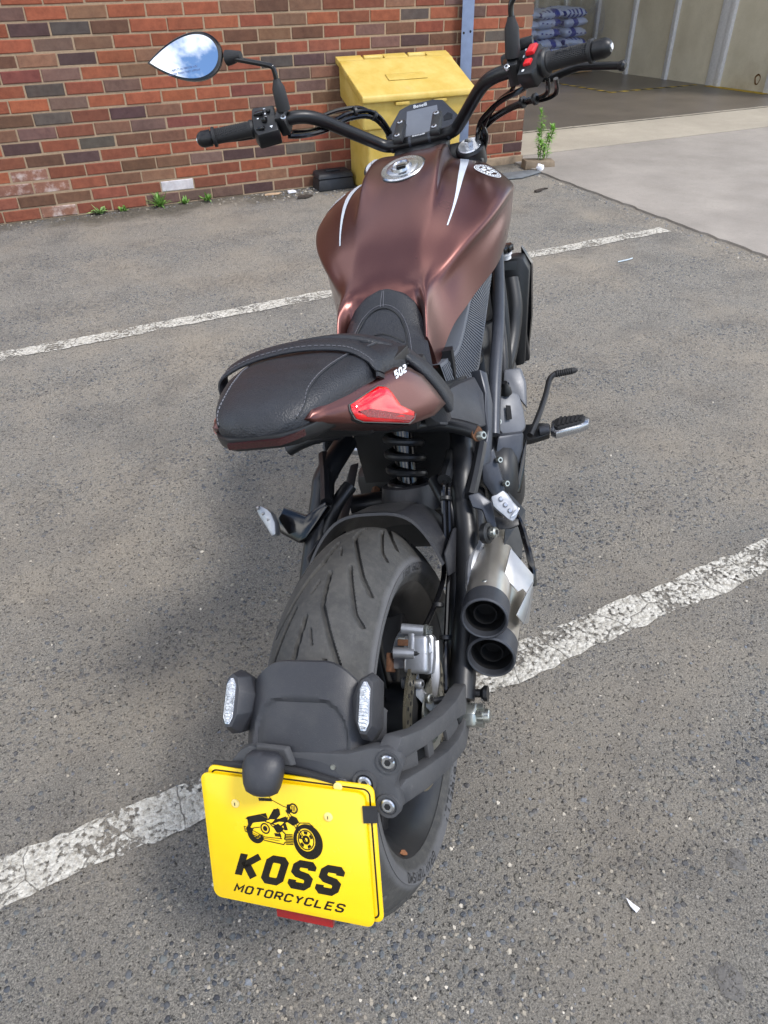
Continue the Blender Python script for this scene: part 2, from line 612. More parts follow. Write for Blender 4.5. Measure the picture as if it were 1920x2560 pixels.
def slab(name, x0, x1, y0, y1, up, mat, n=1, jag=0.0):
    m = MB()
    k = max(2, int((y1 - y0) / 0.05) if jag else 2)
    rr = random.Random(3)
    Lx = [x0 + (rr.uniform(-jag, jag) if 0 < i < k - 1 else 0) for i in range(k)]
    yy = [y0 + (y1 - y0) * i / (k - 1) for i in range(k)]
    top = [(Lx[i], yy[i], gz(yy[i]) + up) for i in range(k)] + [(x1, yy[i], gz(yy[i]) + up) for i in range(k)]
    bot = [(a, b, c - 0.12) for a, b, c in top]
    fs = []
    for i in range(k - 1):
        fs += [(i, i + k, i + k + 1, i + 1), (2 * k + i, 2 * k + i + 1, i + 1, i)]
    fs += [(0, 2 * k, 3 * k, k), (k - 1, 2 * k - 1, 4 * k - 1, 3 * k - 1)]
    m.add(top + bot, fs)
    return tag(m.build(name, mat, smooth=0), kind='structure')


slab('concrete_apron', 3.36, 30, -14, 0.115, 0.012, CONC, jag=0.010)
slab('concrete_ramp', 3.45, 30, 0.127, 0.93, 0.014, CONC2)
gf = MB().box((10.5, 6.0, gz(.93) - 0.03), (14.1, 10.1, 0.10)).build('garage_floor', GFLOOR, smooth=0)
tag(gf, kind='structure')
m = MB()
rr = random.Random(5)
for i in range(60):
    x = 3.46 + i * 0.075
    m.box((x + .03, 0.945 + rr.uniform(-.004, .004), gz(.93) + 0.021), (0.08, 0.012 + rr.random() * .016, 0.006))
tag(m.build('threshold_edge', CONC2, smooth=0), kind='structure')

# ---- painted parking lines
def line(name, p0, p1, w, label, seed):
    rr = random.Random(seed)
    a, b = Vector(p0), Vector(p1)
    d = (b - a).normalized()
    nrm = Vector((-d.y, d.x))
    n = int((b - a).length / 0.02)
    L, Rr = [], []
    for i in range(n + 1):
        p = a + (b - a) * i / n
        for lst, sgn in ((L, 1), (Rr, -1)):
            q = p + nrm * sgn * (w / 2 + rr.uniform(-0.005, 0.004) + .006 * math.sin(i * .31 + sgn) * math.sin(i * .117 + 2 * sgn))
            lst.append((q.x, q.y, gz(q.y) + 0.0035))
    m = MB().add(Rr + L, [(i, i + 1, i + n + 2, i + n + 1) for i in range(n)])
    return tag(m.build(name, PAINT, fix=False), label, 'road marking', 'painted parking lines')


line('parking_line', (-3.2, -2.225), (3.22, -1.950), 0.092, 'cracked white parking line beyond the motorcycle, nearer the brick wall', 1)
line('parking_line', (-3.2, -4.575), (3.30, -4.31), 0.094, 'worn white parking line passing beneath the rear wheel, nearest the camera', 2)

# ---- brick wall
PAL = {'R': (136, 80, 59), 'r': (128, 75, 59), 'B': (103, 76, 61), 'T': (120, 90, 72), 'M': (106, 83, 75), 'P': (82, 63, 62), 'G': (86, 79, 73), 'F': (120, 72, 64), 'W': (140, 100, 84), 'Z': (196, 192, 194), 'b': (122, 76, 60)}
ROWS = {1: (-.5, 'RRRRRTbTBRT'), 2: (-1, 'MRTRRRTBTb'), 3: (-1.5, 'RPGBRRRrTRbR'), 4: (-1, 'RMTRRRBTBrMB'), 5: (-1.5, 'BTPRTRRBrbRM'), 6: (-1, 'FMRTRBrGPMRB'), 7: (-1.5, 'RGrMRRRRMTRT'), 8: (-2, 'RRMRRRRFRMTRr'), 9: (-1.5, 'BGbPTRRMrBrb'), 10: (-2, 'TMbTMFrRbRTBr'), 11: (-2.5, 'RPrGBBRRRTMr'), 12: (-2, 'bBPrRRRbRrBTr'), 13: (-2.5, 'RWrrBBMPPGrbB'), 14: (-2, 'WWrBTRrRrBrTb'), 15: (-2.5, 'bBBrbZbrTbrBr'), 16: (-3, 'rrWrrMMMPBBTb')}
wall = MB()
WX0, WX1, WT = -2.7, 3.44, 0.24
TOPR = -24                       # rows above the reference line
zt = Z0 - (TOPR - .5) * .075
wall.box(((WX0 + WX1) / 2 - .004, WT / 2 + 0.001, (zt - .1) / 2), (WX1 - WX0 - .008, WT, zt + .1))
wall = wall.build('brick_wall', MORTAR, smooth=0)
tag(wall, 'red and brown brick wall with sandy mortar behind the yellow bin', 'wall')
bricks = []
for r in range(TOPR, 17):
    zc = Z0 - r * .075
    k0 = -12.0 + (0.0 if r % 2 == 0 else 0.5)
    x = k0
    while x * .225 < WX1 - 0.01:
        xa, xb = max(x * .225, WX0) + .005, min((x + 1) * .225, WX1 + .005) - .005
        if xb - xa > 0.05:
            bricks.append((r, x, xa, xb, zc))
        x += 1
vis = [b for b in bricks if b[0] >= 1 and b[3] > -0.62]
vis.sort(key=lambda b: (b[2] - 0.3) ** 2 * 0.2 - b[0] * 0.08)
near = set(id(b) for b in vis[:300])
rb = random.Random(11)


def brick_verts(w, seed):
    q = random.Random(seed)
    m = MB().box((0, 0, 0), (w, 0.10, 0.065))
    return m


BMESH = {}


def brick_mesh(w, var):
    key = (round(w, 3), var)
    if key not in BMESH:
        q = random.Random(var * 13 + 5)
        bm = bmesh.new()
        bmesh.ops.create_cube(bm, size=1)
        for v in bm.verts:
            v.co = Vector((v.co.x * w + q.uniform(-.0018, .0018), v.co.y * 0.05, v.co.z * 0.0645 + q.uniform(-.0015, .0015)))
        es = [e for e in bm.edges if all(v.co.y < 0 for v in e.verts)]
        bmesh.ops.bevel(bm, geom=es, offset=0.004, segments=1, affect='EDGES')
        me = bpy.data.meshes.new('brick')
        bm.to_mesh(me)
        bm.free()
        me.materials.append(BRICK)
        BMESH[key] = me
    return BMESH[key]


rest = MB()
for b in bricks:
    r, x, xa, xb, zc = b
    w = xb - xa
    dy = rb.uniform(-.0025, .0025)
    if id(b) in near:
        o = bpy.data.objects.new('brick', brick_mesh(w, rb.randrange(4)))
        COL.objects.link(o)
        o.parent = wall
        o.location = ((xa + xb) / 2, 0.022 + dy, zc)
        code = None
        if r in ROWS:
            st, s = ROWS[r]
            i = int(round(x - st))
            if 0 <= i < len(s):
                code = s[i]
        if code is None:
            code = rb.choices('RrBTMPGb', (24, 18, 16, 12, 9, 5, 4, 10))[0]
        c = PAL[code]
        j = rb.uniform(.92, 1.08)
        cl = lin(*[min(255, k * j * rb.uniform(.98, 1.02)) for k in c])
        o.color = (*cl[:3], 0.0 if code == 'W' else 1.0)
    else:
        rest.box(((xa + xb) / 2, 0.024 + dy, zc), (w, 0.05, 0.0645))
ro = rest.build('brick_courses', BRICKM, wall, smooth=0)
ro['kind'] = 'stuff'
# return of the wall into the garage opening
ret = MB()
for r in range(TOPR, 17):
    zc = Z0 - r * .075
    y = 0.008 + (0 if r % 2 else 0.1125)
    if r % 2 == 0:
        ret.box((WX1 - .027, .062, zc), (.05, .10, .0645))
    while y < .92:
        L = min(.215, .93 - y)
        if L > .03:
            ret.box((WX1 - .027, y + .0025 + L / 2, zc), (.05, L, .0645))
        y += .225
ret.v = [(a, b + .004, c) for a, b, c in ret.v]
o = ret.build('return_courses', BRICKM, wall, smooth=0)
o['kind'] = 'stuff'
MB().box((WX1 - .13, .60, (zt - .1) / 2), (.236, .68, zt + .1)).build('return_core', MORTAR, wall, smooth=0)
MB().box((WX1 - .35, -.012, gz(0) + .012), (.70, .05, .085)).build('plinth', PLINTH, wall, bevel=.006)

# ---- garage shell
def shell(name, c, d, mat, lab=None, cat=None):
    o = MB().box(c, d).build(name, mat, smooth=0)
    if lab:
        tag(o, lab, cat)
    else:
        tag(o, kind='structure')
    return o


shell('garage_wall_back', (8, 9.1, 3.25), (14, .2, 6.7), INTERIOR)
shell('garage_ceiling', (8.0, 5.0, 6.66), (14, 8.4, .12), INTERIOR)  # unseen; set this high so more sky light reaches the garage
shell('garage_wall_left', (3.2, 5.05, 3.25), (.2, 7.8, 6.66), INTERIOR)
shell('garage_lintel', (8.2, .80, 6.5), (9.4, .16, .40), INTERIOR)  # unseen; lifted well clear of the opening to let sky light in
pw = empty('panel_wall', (8.0, 2.4, gz(.93)))
tag(pw, 'grey concrete panel wall with pale upright posts inside the garage', 'wall')
ip = pw.matrix_basis.copy()


def pbox(name, y0, y1, x, th, mat, z1=6.45, bev=0.0):
    o = MB().box((x - 8.0 + th / 2, (y0 + y1) / 2 - 2.4, z1 / 2), (th, y1 - y0, z1)).build(name, mat, pw, bevel=bev)
    return o


def pedges():
    return


pbox('panel', 1.74, 2.45, 8.0, .12, PANELD)['label'] = 'lighter panel stained with rust and black specks'
pbox('post', 2.45, 2.52, 7.955, .14, WHITEISH, bev=.006)
pbox('post', 2.523, 2.68, 7.975, .12, WHITEISH, bev=.006)
yb = 2.683
for k in range(8):
    y1 = yb + .72
    pbox('panel', yb, y1, 8.0, .12, PANELC)
    pbox('post', y1 + .003, y1 + .045, 7.955, .15, WHITEISH, bev=.006)
    pbox('post', y1 + .048, y1 + .095, 7.975, .13, WHITEISH, bev=.006)
    yb = y1 + .098
rust = mat_plain('rust_ring', lin(96, 66, 30), 0.9, var=0.4, scale=90)
m = MB()
pts = [(7.998 - 8, 1.89 - 2.4 + .035 * math.cos(a) * (1 + .15 * math.sin(3 * a)), .145 + .05 * math.sin(a)) for a in [i * math.pi / 9 for i in range(19)]]
m.tube(pts, lambda t: .007 + .003 * math.sin(9 * t), 6, 2)
m.build('rust_ring', rust, pw)
pbox('end_post', 1.60, 1.736, 7.96, .16, WHITEISH, bev=.006)
shell('garage_wall_front', (8.35, 1.2, 3.2), (.5, .75, 6.4), PANELC)

# yellow floor markings and hazard tape
o = MB().box((7.93, 2.12, gz(.93) + .0225), (.11, .95, .003)).build('floor_marking', YELLOWP, smooth=0)
tag(o, 'worn yellow paint strip on garage floor along the panel wall', 'floor marking')
t = NT('hazard_tape')
sx = t.node('ShaderNodeSeparateXYZ'); t.l.new(t.co(), sx.inputs[0])
fr = t.math('FRACT', t.math('MULTIPLY', t.math('ADD', sx.outputs[0], sx.outputs[1]), 5.2))
t.set(Base_Color=t.ramp(fr, [(0, lin(186, 158, 44)), (.5, lin(30, 30, 28))], 'CONSTANT'), Roughness=.6)
tape = MB()
tape.box((7.20, 2.75, gz(.93) + .0225), (1.38, .045, .003)).box((6.53, 3.30, gz(.93) + .0225), (.045, 1.14, .003))
tag(tape.build('hazard_tape', t.m, smooth=0), 'yellow and black hazard tape stuck to the garage floor', 'tape')

# ---- stacked plastic sacks under film
def m_sack():
    t = NT('printed_sack')
    oi = t.node('ShaderNodeObjectInfo')
    sep = t.node('ShaderNodeSeparateXYZ'); t.l.new(t.co(), sep.inputs[0])
    u = t.math('ADD', sep.outputs[0], t.math('MULTIPLY', oi.outputs['Random'], 3.0))
    stripe = t.ramp(t.math('FRACT', t.math('MULTIPLY', u, 4.3)), [(0, 0.0), (.45, 1.0), (.80, 0.0)], 'CONSTANT')
    blk = t.ramp(t.math('FRACT', t.math('MULTIPLY', sep.outputs[1], 14)), [(0, 0.0), (.55, 1.0)], 'CONSTANT')
    col = t.mix(t.math('MULTIPLY', stripe, blk), lin(176, 188, 216), lin(16, 36, 138))
    b2 = t.ramp(t.math('FRACT', t.math('MULTIPLY', t.math('ADD', sep.outputs[1], oi.outputs['Random']), 2.1)), [(0, 0.0), (.82, 1.0)], 'CONSTANT')
    col = t.mix(b2, col, lin(28, 52, 148))
    t.set(Base_Color=col, Roughness=0.35)
    t.bump(t.noise(30, 4, .6), .5, .01)
    return t.m


SACK = m_sack()
sm = MB()
nu, nv = 16, 10
rings = []
for i in range(nu + 1):
    a = -1 + 2 * i / nu
    ring = []
    for j in range(nv * 2):
        th = 2 * math.pi * j / (nv * 2)
        cx, cz = math.cos(th), math.sin(th)
        e = (1 - abs(a) ** 5) ** .5
        cx = math.copysign(abs(cx) ** .55, cx)
        ring.append((a * .30 + .006 * math.sin(5 * th), .20 * cx * (.9 + .1 * e), .065 * cz * (.12 + .88 * e) + .008 * math.sin(7 * a + 3 * th)))
    rings.append(ring)
sm.loft(rings)
s0 = sm.build('sack', SACK, smooth=60)
sacks = []
rs = random.Random(21)
gzf = gz(.93) + .02
spec = []
for L in range(6):
    for ix in range(3):
        spec.append((6.62 + ix * .42 + rs.uniform(-.02, .02), 5.15 + rs.uniform(-.03, .03), .16 + L * .118, math.pi / 2 + rs.uniform(-.08, .08), L, ix, 0))
for L in range(9):
    for ix in range(2):
        spec.append((6.05 + ix * .42 + rs.uniform(-.02, .02), 6.35 + rs.uniform(-.03, .03), .16 + L * .118, math.pi / 2 + rs.uniform(-.08, .08), L, ix, 1))
POSW = ['left', 'middle', 'right']
LAYW = ['bottom', 'second', 'third', 'fourth', 'fifth', 'sixth', 'seventh', 'eighth', 'top']
for i, (x, y, z, a, L, ix, st) in enumerate(spec):
    o = s0 if i == 0 else s0.copy()
    if i:
        COL.objects.link(o)
    o.location = (x, y, gzf + z - .02 + (rs.uniform(-.01, .012)))
    o.rotation_euler = (rs.uniform(-.05, .05), rs.uniform(-.04, .04), a)
    lay = LAYW[L] if not (st == 0 and L == 5) else 'top'
    if st == 0:
        lb = 'blue and white plastic sack, %s column, %s layer of the low front stack' % (POSW[ix], lay)
    else:
        lb = 'blue and white plastic sack, %s column, %s layer of the tall rear stack' % (('left', 'right')[ix], lay)
    tag(o, lb, 'sack', 'stacked sacks in the garage')
WOOD = mat_plain('pallet_wood', lin(140, 112, 78), .9, var=.3, scale=20)


def pallet(x, y, w, d, lb):
    p = empty('pallet', (x, y, gzf))
    for i in range(7):
        MB().box((-w / 2 + .05 + i * (w - .1) / 6, 0, .088), (.095, d, .022)).build('deck_board', WOOD, p)
    for j in (-1, 0, 1):
        MB().box((0, j * (d / 2 - .05), .045), (w, .09, .062)).build('bearer', WOOD, p)
    tag(p, lb, 'pallet')


pallet(7.04, 5.15, 1.35, .95, 'wooden pallet beneath the low front stack of sacks')
pallet(6.26, 6.35, .95, .95, 'wooden pallet beneath the tall rear stack of sacks')
t = NT('clear_film')
gl = t.node('ShaderNodeBsdfGlossy'); gl.inputs['Roughness'].default_value = .15
tr = t.node('ShaderNodeBsdfTransparent')
mx = t.node('ShaderNodeMixShader')
t.l.new(t.ramp(t.noise(5, 6, .7, dist=1.5), [(.35, .06), (.75, .42)]), mx.inputs[0])
t.l.new(tr.outputs[0], mx.inputs[1]); t.l.new(gl.outputs[0], mx.inputs[2])
t.l.new(mx.outputs[0], t.out.inputs['Surface'])
fm = MB()
rings = []
for zz in range(13):
    h = zz / 12
    ring = []
    for k in range(48):
        a = 2 * math.pi * k / 48
        cx, cy = math.cos(a), math.sin(a)
        sq = max(abs(cx), abs(cy))
        f = 1 + .03 * math.sin(9 * a + 5 * h) + .02 * math.sin(17 * a - 7 * h) + .1 * max(0, h - .8)
        ring.append((7.04 + cx / sq * .76 * f, 5.15 + cy / sq * .42 * f, gzf + .1 + h * .92))
    rings.append(ring)
fm.loft(rings, True, False, False)
tag(fm.build('plastic_film', t.m, fix=False), 'loose clear plastic film wrapped round the low front stack of sacks', 'film')

# ---- steel channel post
ch = empty('steel_channel', (2.86, -.001, gz(0)))
tag(ch, 'blue grey upright steel channel fixed to the brick wall beside the bin', 'post')
MB().prism([(-.053, 0), (.053, 0), (.053, .055), (.047, .055), (.047, .008), (-.047, .008), (-.047, .055), (-.053, .055)], 3.1, (0, 0, 0), (1, 0, 0), (0, -1, 0)).build('channel', BLUEST, ch, bevel=.0015)
MB().box((0, -.0555, 1.55), (.094, .004, 3.09)).build('face', BLUEST, ch, bevel=.001)
for (x, z) in ((-.030, .895), (.024, .902), (-.030, 2.0), (.024, 2.0)):
    MB().lathe((x, -.0572, z), (0, -1, 0), [(0, .0085), (.001, .0085)], 14).build('bolt_hole_shade', BLACKH, ch)  # dark disc on the face, painted shade of a drilled hole

# ---- yellow grit bin
t = NT('yellow_polythene')
n = t.noise(7, 7, .68)
col = t.ramp(n, [(.3, lin(178, 148, 58)), (.65, lin(196, 170, 92))])
col = t.mix(t.ramp(t.noise(34, 6, .75), [(.62, 0.0), (.82, .55)]), col, lin(150, 132, 88))
col = t.mix(t.ramp(t.noise(3.1, 5, .6), [(.66, 0.0), (.8, .5)]), col, lin(176, 160, 130))
t.set(Base_Color=col, Roughness=.55)
t.b.inputs['Subsurface Weight'].default_value = .05
t.bump(t.noise(260, 3, .6), .25, .001)
YEL = t.m
bn = empty('grit_bin', (2.285, -.02, gz(-.2)))
tag(bn, 'yellow plastic grit bin with sloping hinged lid against the brick wall', 'bin')
gx = -gz(-.2)


def yz_prism(poly, x0, x1):
    return MB().poly3([(x0, a, b) for a, b in poly], (x1 - x0, 0, 0))


yz_prism([(-.03, 0), (-.36, 0), (-.395, .41), (-.03, .58)], -.355, .36).build('lower_body', YEL, bn, bevel=.022, seg=3)
yz_prism([(-.012, .565), (-.42, .405), (-.435, .575), (-.012, .765)], -.405, .408).build('hopper', YEL, bn, bevel=.016, seg=3)
lid = yz_prism([(-.060, .7825), (-.105, .768), (-.118, .757), (-.458, .612), (-.466, .598), (-.466, .572), (-.44, .566), (-.060, .738)], -.42, .425).build('lid', YEL, bn, bevel=.007, seg=3)
for x0, x1 in ((-.42, -.235), (-.075, .10), (.25, .425)):
    yz_prism([(0.0, .802), (-.0605, .7825), (-.0605, .745), (0.0, .765)], x0, x1).build('lid_back', YEL, lid, bevel=.003)
for x0, x1 in ((-.225, -.085), (.11, .24)):
    MB().lathe((x0, -.026, .781), (1, 0, 0), [(0, .021), (x1 - x0, .021)], 20).build('hinge', YEL, lid, bevel=.003)
MB().box((-.02, -.285, .6905), (.29, .075, .006), Matrix.Rotation(math.radians(23.2), 3, 'X')).build('lid_boss', YEL, lid, bevel=.004)
for x in (-.13, .15):
    MB().box((x, -.452, .556), (.10, .018, .02)).build('catch', YEL, lid, bevel=.004)

# ---- black bait box
BLKP = mat_plain('black_dusty_plastic', lin(34, 34, 37), .55, var=.35, scale=25, bump=(90, .3, .001))
bx = empty('bait_box', (1.772, -.10, gz(-.1)))
tag(bx, 'black plastic bait box on the ground against the wall left of the bin', 'box')
MB().loft([[(-.14, -.075, 0), (.14, -.075, 0), (.14, .075, 0), (-.14, .075, 0)], [(-.13, -.062, .075), (.13, -.062, .075), (.13, .07, .08), (-.13, .07, .08)]]).build('base', BLKP, bx, bevel=.01)
MB().loft([[(-.14, -.072, .077), (.14, -.072, .077), (.14, .078, .082), (-.14, .078, .082)], [(-.125, -.055, .112), (.125, -.055, .112), (.125, .072, .122), (-.125, .072, .122)]]).build('lid', BLKP, bx, bevel=.012)
MB().box((0, .01, .121), (.11, .05, .008)).build('label_boss', BLKP, bx, bevel=.003)

# ---- weeds
def m_leaf(name, a, b):
    t = NT(name)
    t.set(Base_Color=t.ramp(t.noise(60, 3, .6), [(.3, a), (.7, b)]), Roughness=.55)
    t.b.inputs['Transmission Weight'].default_value = 0.0
    t.b.inputs['Subsurface Weight'].default_value = .15
    t.b.inputs['Subsurface Radius'].default_value = (.01, .02, .005)
    return t.m


LEAF = m_leaf('grass_green', lin(74, 116, 40), lin(124, 166, 74))
LEAF2 = m_leaf('pale_leaf_green', lin(112, 142, 80), lin(158, 182, 118))
STEMG = mat_plain('green_stem', lin(120, 140, 76), .6)


def leaf(m, o, d, L, w, droop=.3, up=(0, 0, 1), seg=4):
    """bent tapering leaf blade with a fold"""
    o, d = Vector(o), Vector(d).normalized()
    side = d.cross(Vector(up))
    side = side.normalized() if side.length > 1e-3 else Vector((1, 0, 0))
    nrm = side.cross(d)
    vs, fs = [], []
    for i in range(seg + 1):
        t_ = i / seg
        c = o + d * (L * t_) - Vector((0, 0, 1)) * (droop * L * t_ * t_)
        ww = w * (math.sin(math.pi * min(.98, .12 + .86 * t_)) ** .8)
        vs += [c - side * ww + nrm * ww * .25, c, c + side * ww + nrm * ww * .25]
    for i in range(seg):
        a = i * 3
        fs += [(a, a + 1, a + 4, a + 3), (a + 1, a + 2, a + 5, a + 4)]
    m.add(vs, fs)


def weed(x, y, h, n, w, mat, label, seed, spread=1.0, broad=False):
    rr = random.Random(seed)
    e = empty('weed', (x, y, gz(y)))
    tag(e, label, 'weed', 'weeds along the foot of the wall')
    m = MB()
    for i in range(n):
        a = rr.uniform(0, 2 * math.pi)
        el = rr.uniform(.35, 1.35)
        d = (math.cos(a) * math.cos(el) * spread, math.sin(a) * math.cos(el) * spread - .1, math.sin(el))
        leaf(m, (rr.uniform(-.015, .015), rr.uniform(-.01, .01), 0.002), d, h * rr.uniform(.6, 1.1), w * rr.uniform(.7, 1.2), rr.uniform(.1, .5))
    m.build('foliage', mat, e, fix=False)
    s = MB()
    for i in range(3):
        s.tube([(0, 0, 0), (rr.uniform(-.01, .01), rr.uniform(-.01, .01), h * .3)], .0022, 6)
    s.build('stem', STEMG, e)


weed(.135, -.035, .075, 22, .016, LEAF2, 'broad leafed pale green weed, leftmost at the wall foot', 1)
weed(.28, -.035, .055, 16, .007, LEAF, 'tiny weed between the broad leafed weed and the tall grass tuft', 2)
weed(.53, -.04, .14, 46, .005, LEAF, 'tallest grassy tuft of the weeds at the wall foot', 3, .7)
weed(.70, -.035, .065, 18, .007, LEAF, 'small weed just right of the tall grass tuft', 4)
weed(.85, -.035, .085, 22, .006, LEAF, 'rightmost small weed, below the white painted brick', 5, .8)

tp = empty('tall_weed', (3.47, -.235, gz(-.235) + .05))
tag(tp, 'tall bright green narrow leafed weed growing beside the wall corner', 'weed')
rr = random.Random(8)
tm = MB()
for (sx_, sy_, hh, lx, ly) in ((0, 0, .335, -.02, .02), (.03, .01, .22, .05, 0), (.06, .0, .20, .05, .03), (-.02, .0, .20, .0, .02), (.02, -.02, .14, -.06, -.03)):
    pts = [Vector((sx_ + lx * t_ * t_ * 1.2, sy_ + ly * t_, hh * t_)) for t_ in (0, .35, .7, 1)]
    MB().tube(pts, lambda t_: .0032 - .0018 * t_, 6, 4).build('stem', STEMG, tp)
    C = crom(pts, 8)
    for i, c in enumerate(C):
        f = i / len(C)
        if f < .12: continue
        for k in range(6 if f > .5 else 3):
            a = rr.uniform(0, 2 * math.pi)
            el = rr.uniform(.15, .9) if f < .85 else rr.uniform(.6, 1.4)
            leaf(tm, c, (math.cos(a) * math.cos(el), math.sin(a) * math.cos(el), math.sin(el)), rr.uniform(.034, .060), rr.uniform(.0038, .0056), rr.uniform(.1, .55), seg=3)
tm.build('foliage', m_leaf('fresh_weed_green', lin(92, 142, 48), lin(146, 190, 92)), tp, fix=False)

# ---- small rubbish near the corner
DIRTB = m_concrete('old_block', lin(96, 82, 66), lin(140, 124, 104), lin(70, 60, 50), 3)
m = MB().loft([[(-.13, -.06, 0), (.12, -.055, 0), (.125, .05, 0), (-.13, .05, 0)], [(-.12, -.05, .062), (.115, -.05, .05), (.12, .045, .055), (-.125, .045, .066)]])
o = m.build('concrete_block', DIRTB, bevel=.007)
o.location = (3.45, -.245, gz(-.25) + .001)
o.rotation_euler = (0, 0, math.radians(-14))
tag(o, 'dirty broken concrete block at the foot of the tall weed', 'block')
PAPER = mat_plain('white_paper', lin(224, 224, 230), .8, var=.05)


def lump(name, loc, r, mat, seed, flat=1.0, n=2, amp=.35):
    q = random.Random(seed)
    bm = bmesh.new()
    bmesh.ops.create_icosphere(bm, subdivisions=n, radius=1)
    for v in bm.verts:
        v.co *= r * (1 - amp / 2 + q.uniform(-amp / 2, amp / 2) * 1.2)
        v.co.z *= flat
    me = bpy.data.meshes.new(name)
    bm.to_mesh(me)
    bm.free()
    me.materials.append(mat)
    o = bpy.data.objects.new(name, me)
    COL.objects.link(o)
    o.location = loc
    return o


tag(lump('crumpled_paper', (3.385, -.365, gz(-.36) + .030), .034, PAPER, 3, .95), 'crumpled white paper lying against the concrete block', 'litter')
SLATE = mat_plain('grey_slate', lin(98, 102, 106), .6, var=.25, scale=18)
sh = MB().poly3([(-.24, -.07, .004), (.02, -.10, .004), (.24, -.02, .006), (.22, .06, .008), (-.05, .09, .006), (-.26, .04, .004)], (0, 0, .008)).build('slate_sheet', SLATE, bevel=.002)
sh.location = (3.12, -.40, gz(-.4))
tag(sh, 'thin broken grey slate sheet lying in front of the wall corner', 'slate')
TANS = mat_plain('tan_scrap', lin(176, 150, 122), .85)
DARKS = mat_plain('dark_scrap', lin(56, 48, 42), .85)


def scrap(name, x, y, pts, mat, label, cat='litter', th=.004, rz=0.0, tilt=0.0):
    o = MB().poly3([(a, b, .003) for a, b in pts], (0, 0, th)).build(name, mat, smooth=0)
    o.location = (x, y, gz(y) + .001 + abs(tilt) * .03)
    o.rotation_euler = (tilt, 0, rz)
    tag(o, label, cat)
    return o


scrap('card_scrap', 1.31, -.085, [(-.06, -.02), (.04, -.03), (.07, .01), (.0, .03), (-.05, .02)], TANS, 'torn tan card scrap on the ground left of the bait box')
scrap('plastic_scrap', 1.45, -.10, [(-.03, -.02), (.03, -.015), (.02, .025), (-.025, .02)], PAPER, 'small white plastic scrap beside the bait box', th=.012)
scrap('leaf_litter', 1.49, -.27, [(-.06, -.02), (.0, -.03), (.06, .0), (.02, .03), (-.04, .02)], DARKS, 'dark dead leaf litter on the asphalt in front of the bait box', th=.012)
scrap('bark_scrap', 3.05, -.86, [(-.05, -.03), (.0, -.02), (.05, .02), (.08, .015), (.06, .03), (-.01, .012), (-.045, .0)], DARKS, 'dark twisted bark scrap beside the concrete apron', th=.01)
scrap('tape_scrap', 2.64, -2.30, [(-.06, -.006), (.0, -.004), (.05, .006), (.06, .018), (.03, .01), (-.05, .004)], mat_plain('blue_white_scrap', lin(186, 198, 206), .5), 'pale blue white strip of litter beside the far parking line', th=.003)
scrap('plastic_sliver', .482, -4.962, [(-.004, -.012), (.006, -.011), (.003, .0), (.001, .014), (-.004, .002)], PAPER, 'white plastic sliver on asphalt at the lower right', th=.002, rz=.2)

# ---- smooth flattened spots in the asphalt
t = NT('flattened_gum')
t.set(Base_Color=t.mix(t.noise(160, 5, .7), lin(70, 69, 68), lin(124, 120, 115)), Roughness=.85)
t.bump(t.noise(240, 4, .7), .8, .004)
tr = t.node('ShaderNodeBsdfTransparent'); mx = t.node('ShaderNodeMixShader')
t.l.new(t.ramp(t.noise(130, 4, .75), [(.36, 0.0), (.50, .9)]), mx.inputs[0])
t.l.new(tr.outputs[0], mx.inputs[1]); t.l.new(t.b.outputs[0], mx.inputs[2]); t.l.new(mx.outputs[0], t.out.inputs['Surface'])
SPOT = t.m
for (x, y, r, lb) in ((.708, -4.976, .019, 'smooth grey flattened spot in the asphalt, upper of the two at right'), (.55, -5.115, .027, 'smooth grey flattened spot in the asphalt, lowest right')):
    rq = random.Random(int(r * 1e4))
    m = MB()
    ph = [rq.uniform(0, 6) for _ in range(3)]
    rings = []
    for (k_, h_) in ((1.0, .0008), (.8, .0022), (.4, .0026), (.02, .0027)):
        rings.append([(x + r * k_ * (1 + .18 * math.sin(2 * a + ph[0]) + .10 * math.sin(5 * a + ph[1])) * math.cos(a), y + r * k_ * (1 + .2 * math.sin(3 * a + ph[2])) * math.sin(a), gz(y) + h_) for a in [2 * math.pi * i / 40 for i in range(40)]])
    m.loft(rings, True, False, True)
    tag(m.build('asphalt_spot', SPOT), lb, 'stain')

# ---- loose stone chips
STONE = NT('stone_chip')
geo = STONE.node('ShaderNodeNewGeometry')
STONE.set(Base_Color=STONE.ramp(geo.outputs['Random Per Island'], [(0, lin(84, 82, 82)), (.3, lin(110, 114, 120)), (.55, lin(132, 124, 112)), (.88, lin(146, 138, 124)), (.99, lin(190, 182, 168))]), Roughness=.85)
rr = random.Random(31)
cm = MB()


def chip(x, y, r, z=None):
    q = [Vector((r * rr.uniform(.6, 1.15) * math.cos(a), r * rr.uniform(.6, 1.15) * math.sin(a), 0)) for a in [k * math.pi / 2.5 + rr.uniform(-.35, .35) for k in range(5)]]
    h = r * rr.uniform(.25, .6)
    zz = gz(y) if z is None else z
    t_ = [p * rr.uniform(.45, .7) + Vector((0, 0, h * rr.uniform(.7, 1.2))) for p in q]
    cm.add([(x + p.x, y + p.y, zz + p.z - .001) for p in q + t_], [(4, 3, 2, 1, 0), (5, 6, 7, 8, 9)] + [(i, (i + 1) % 5, (i + 1) % 5 + 5, i + 5) for i in range(5)])


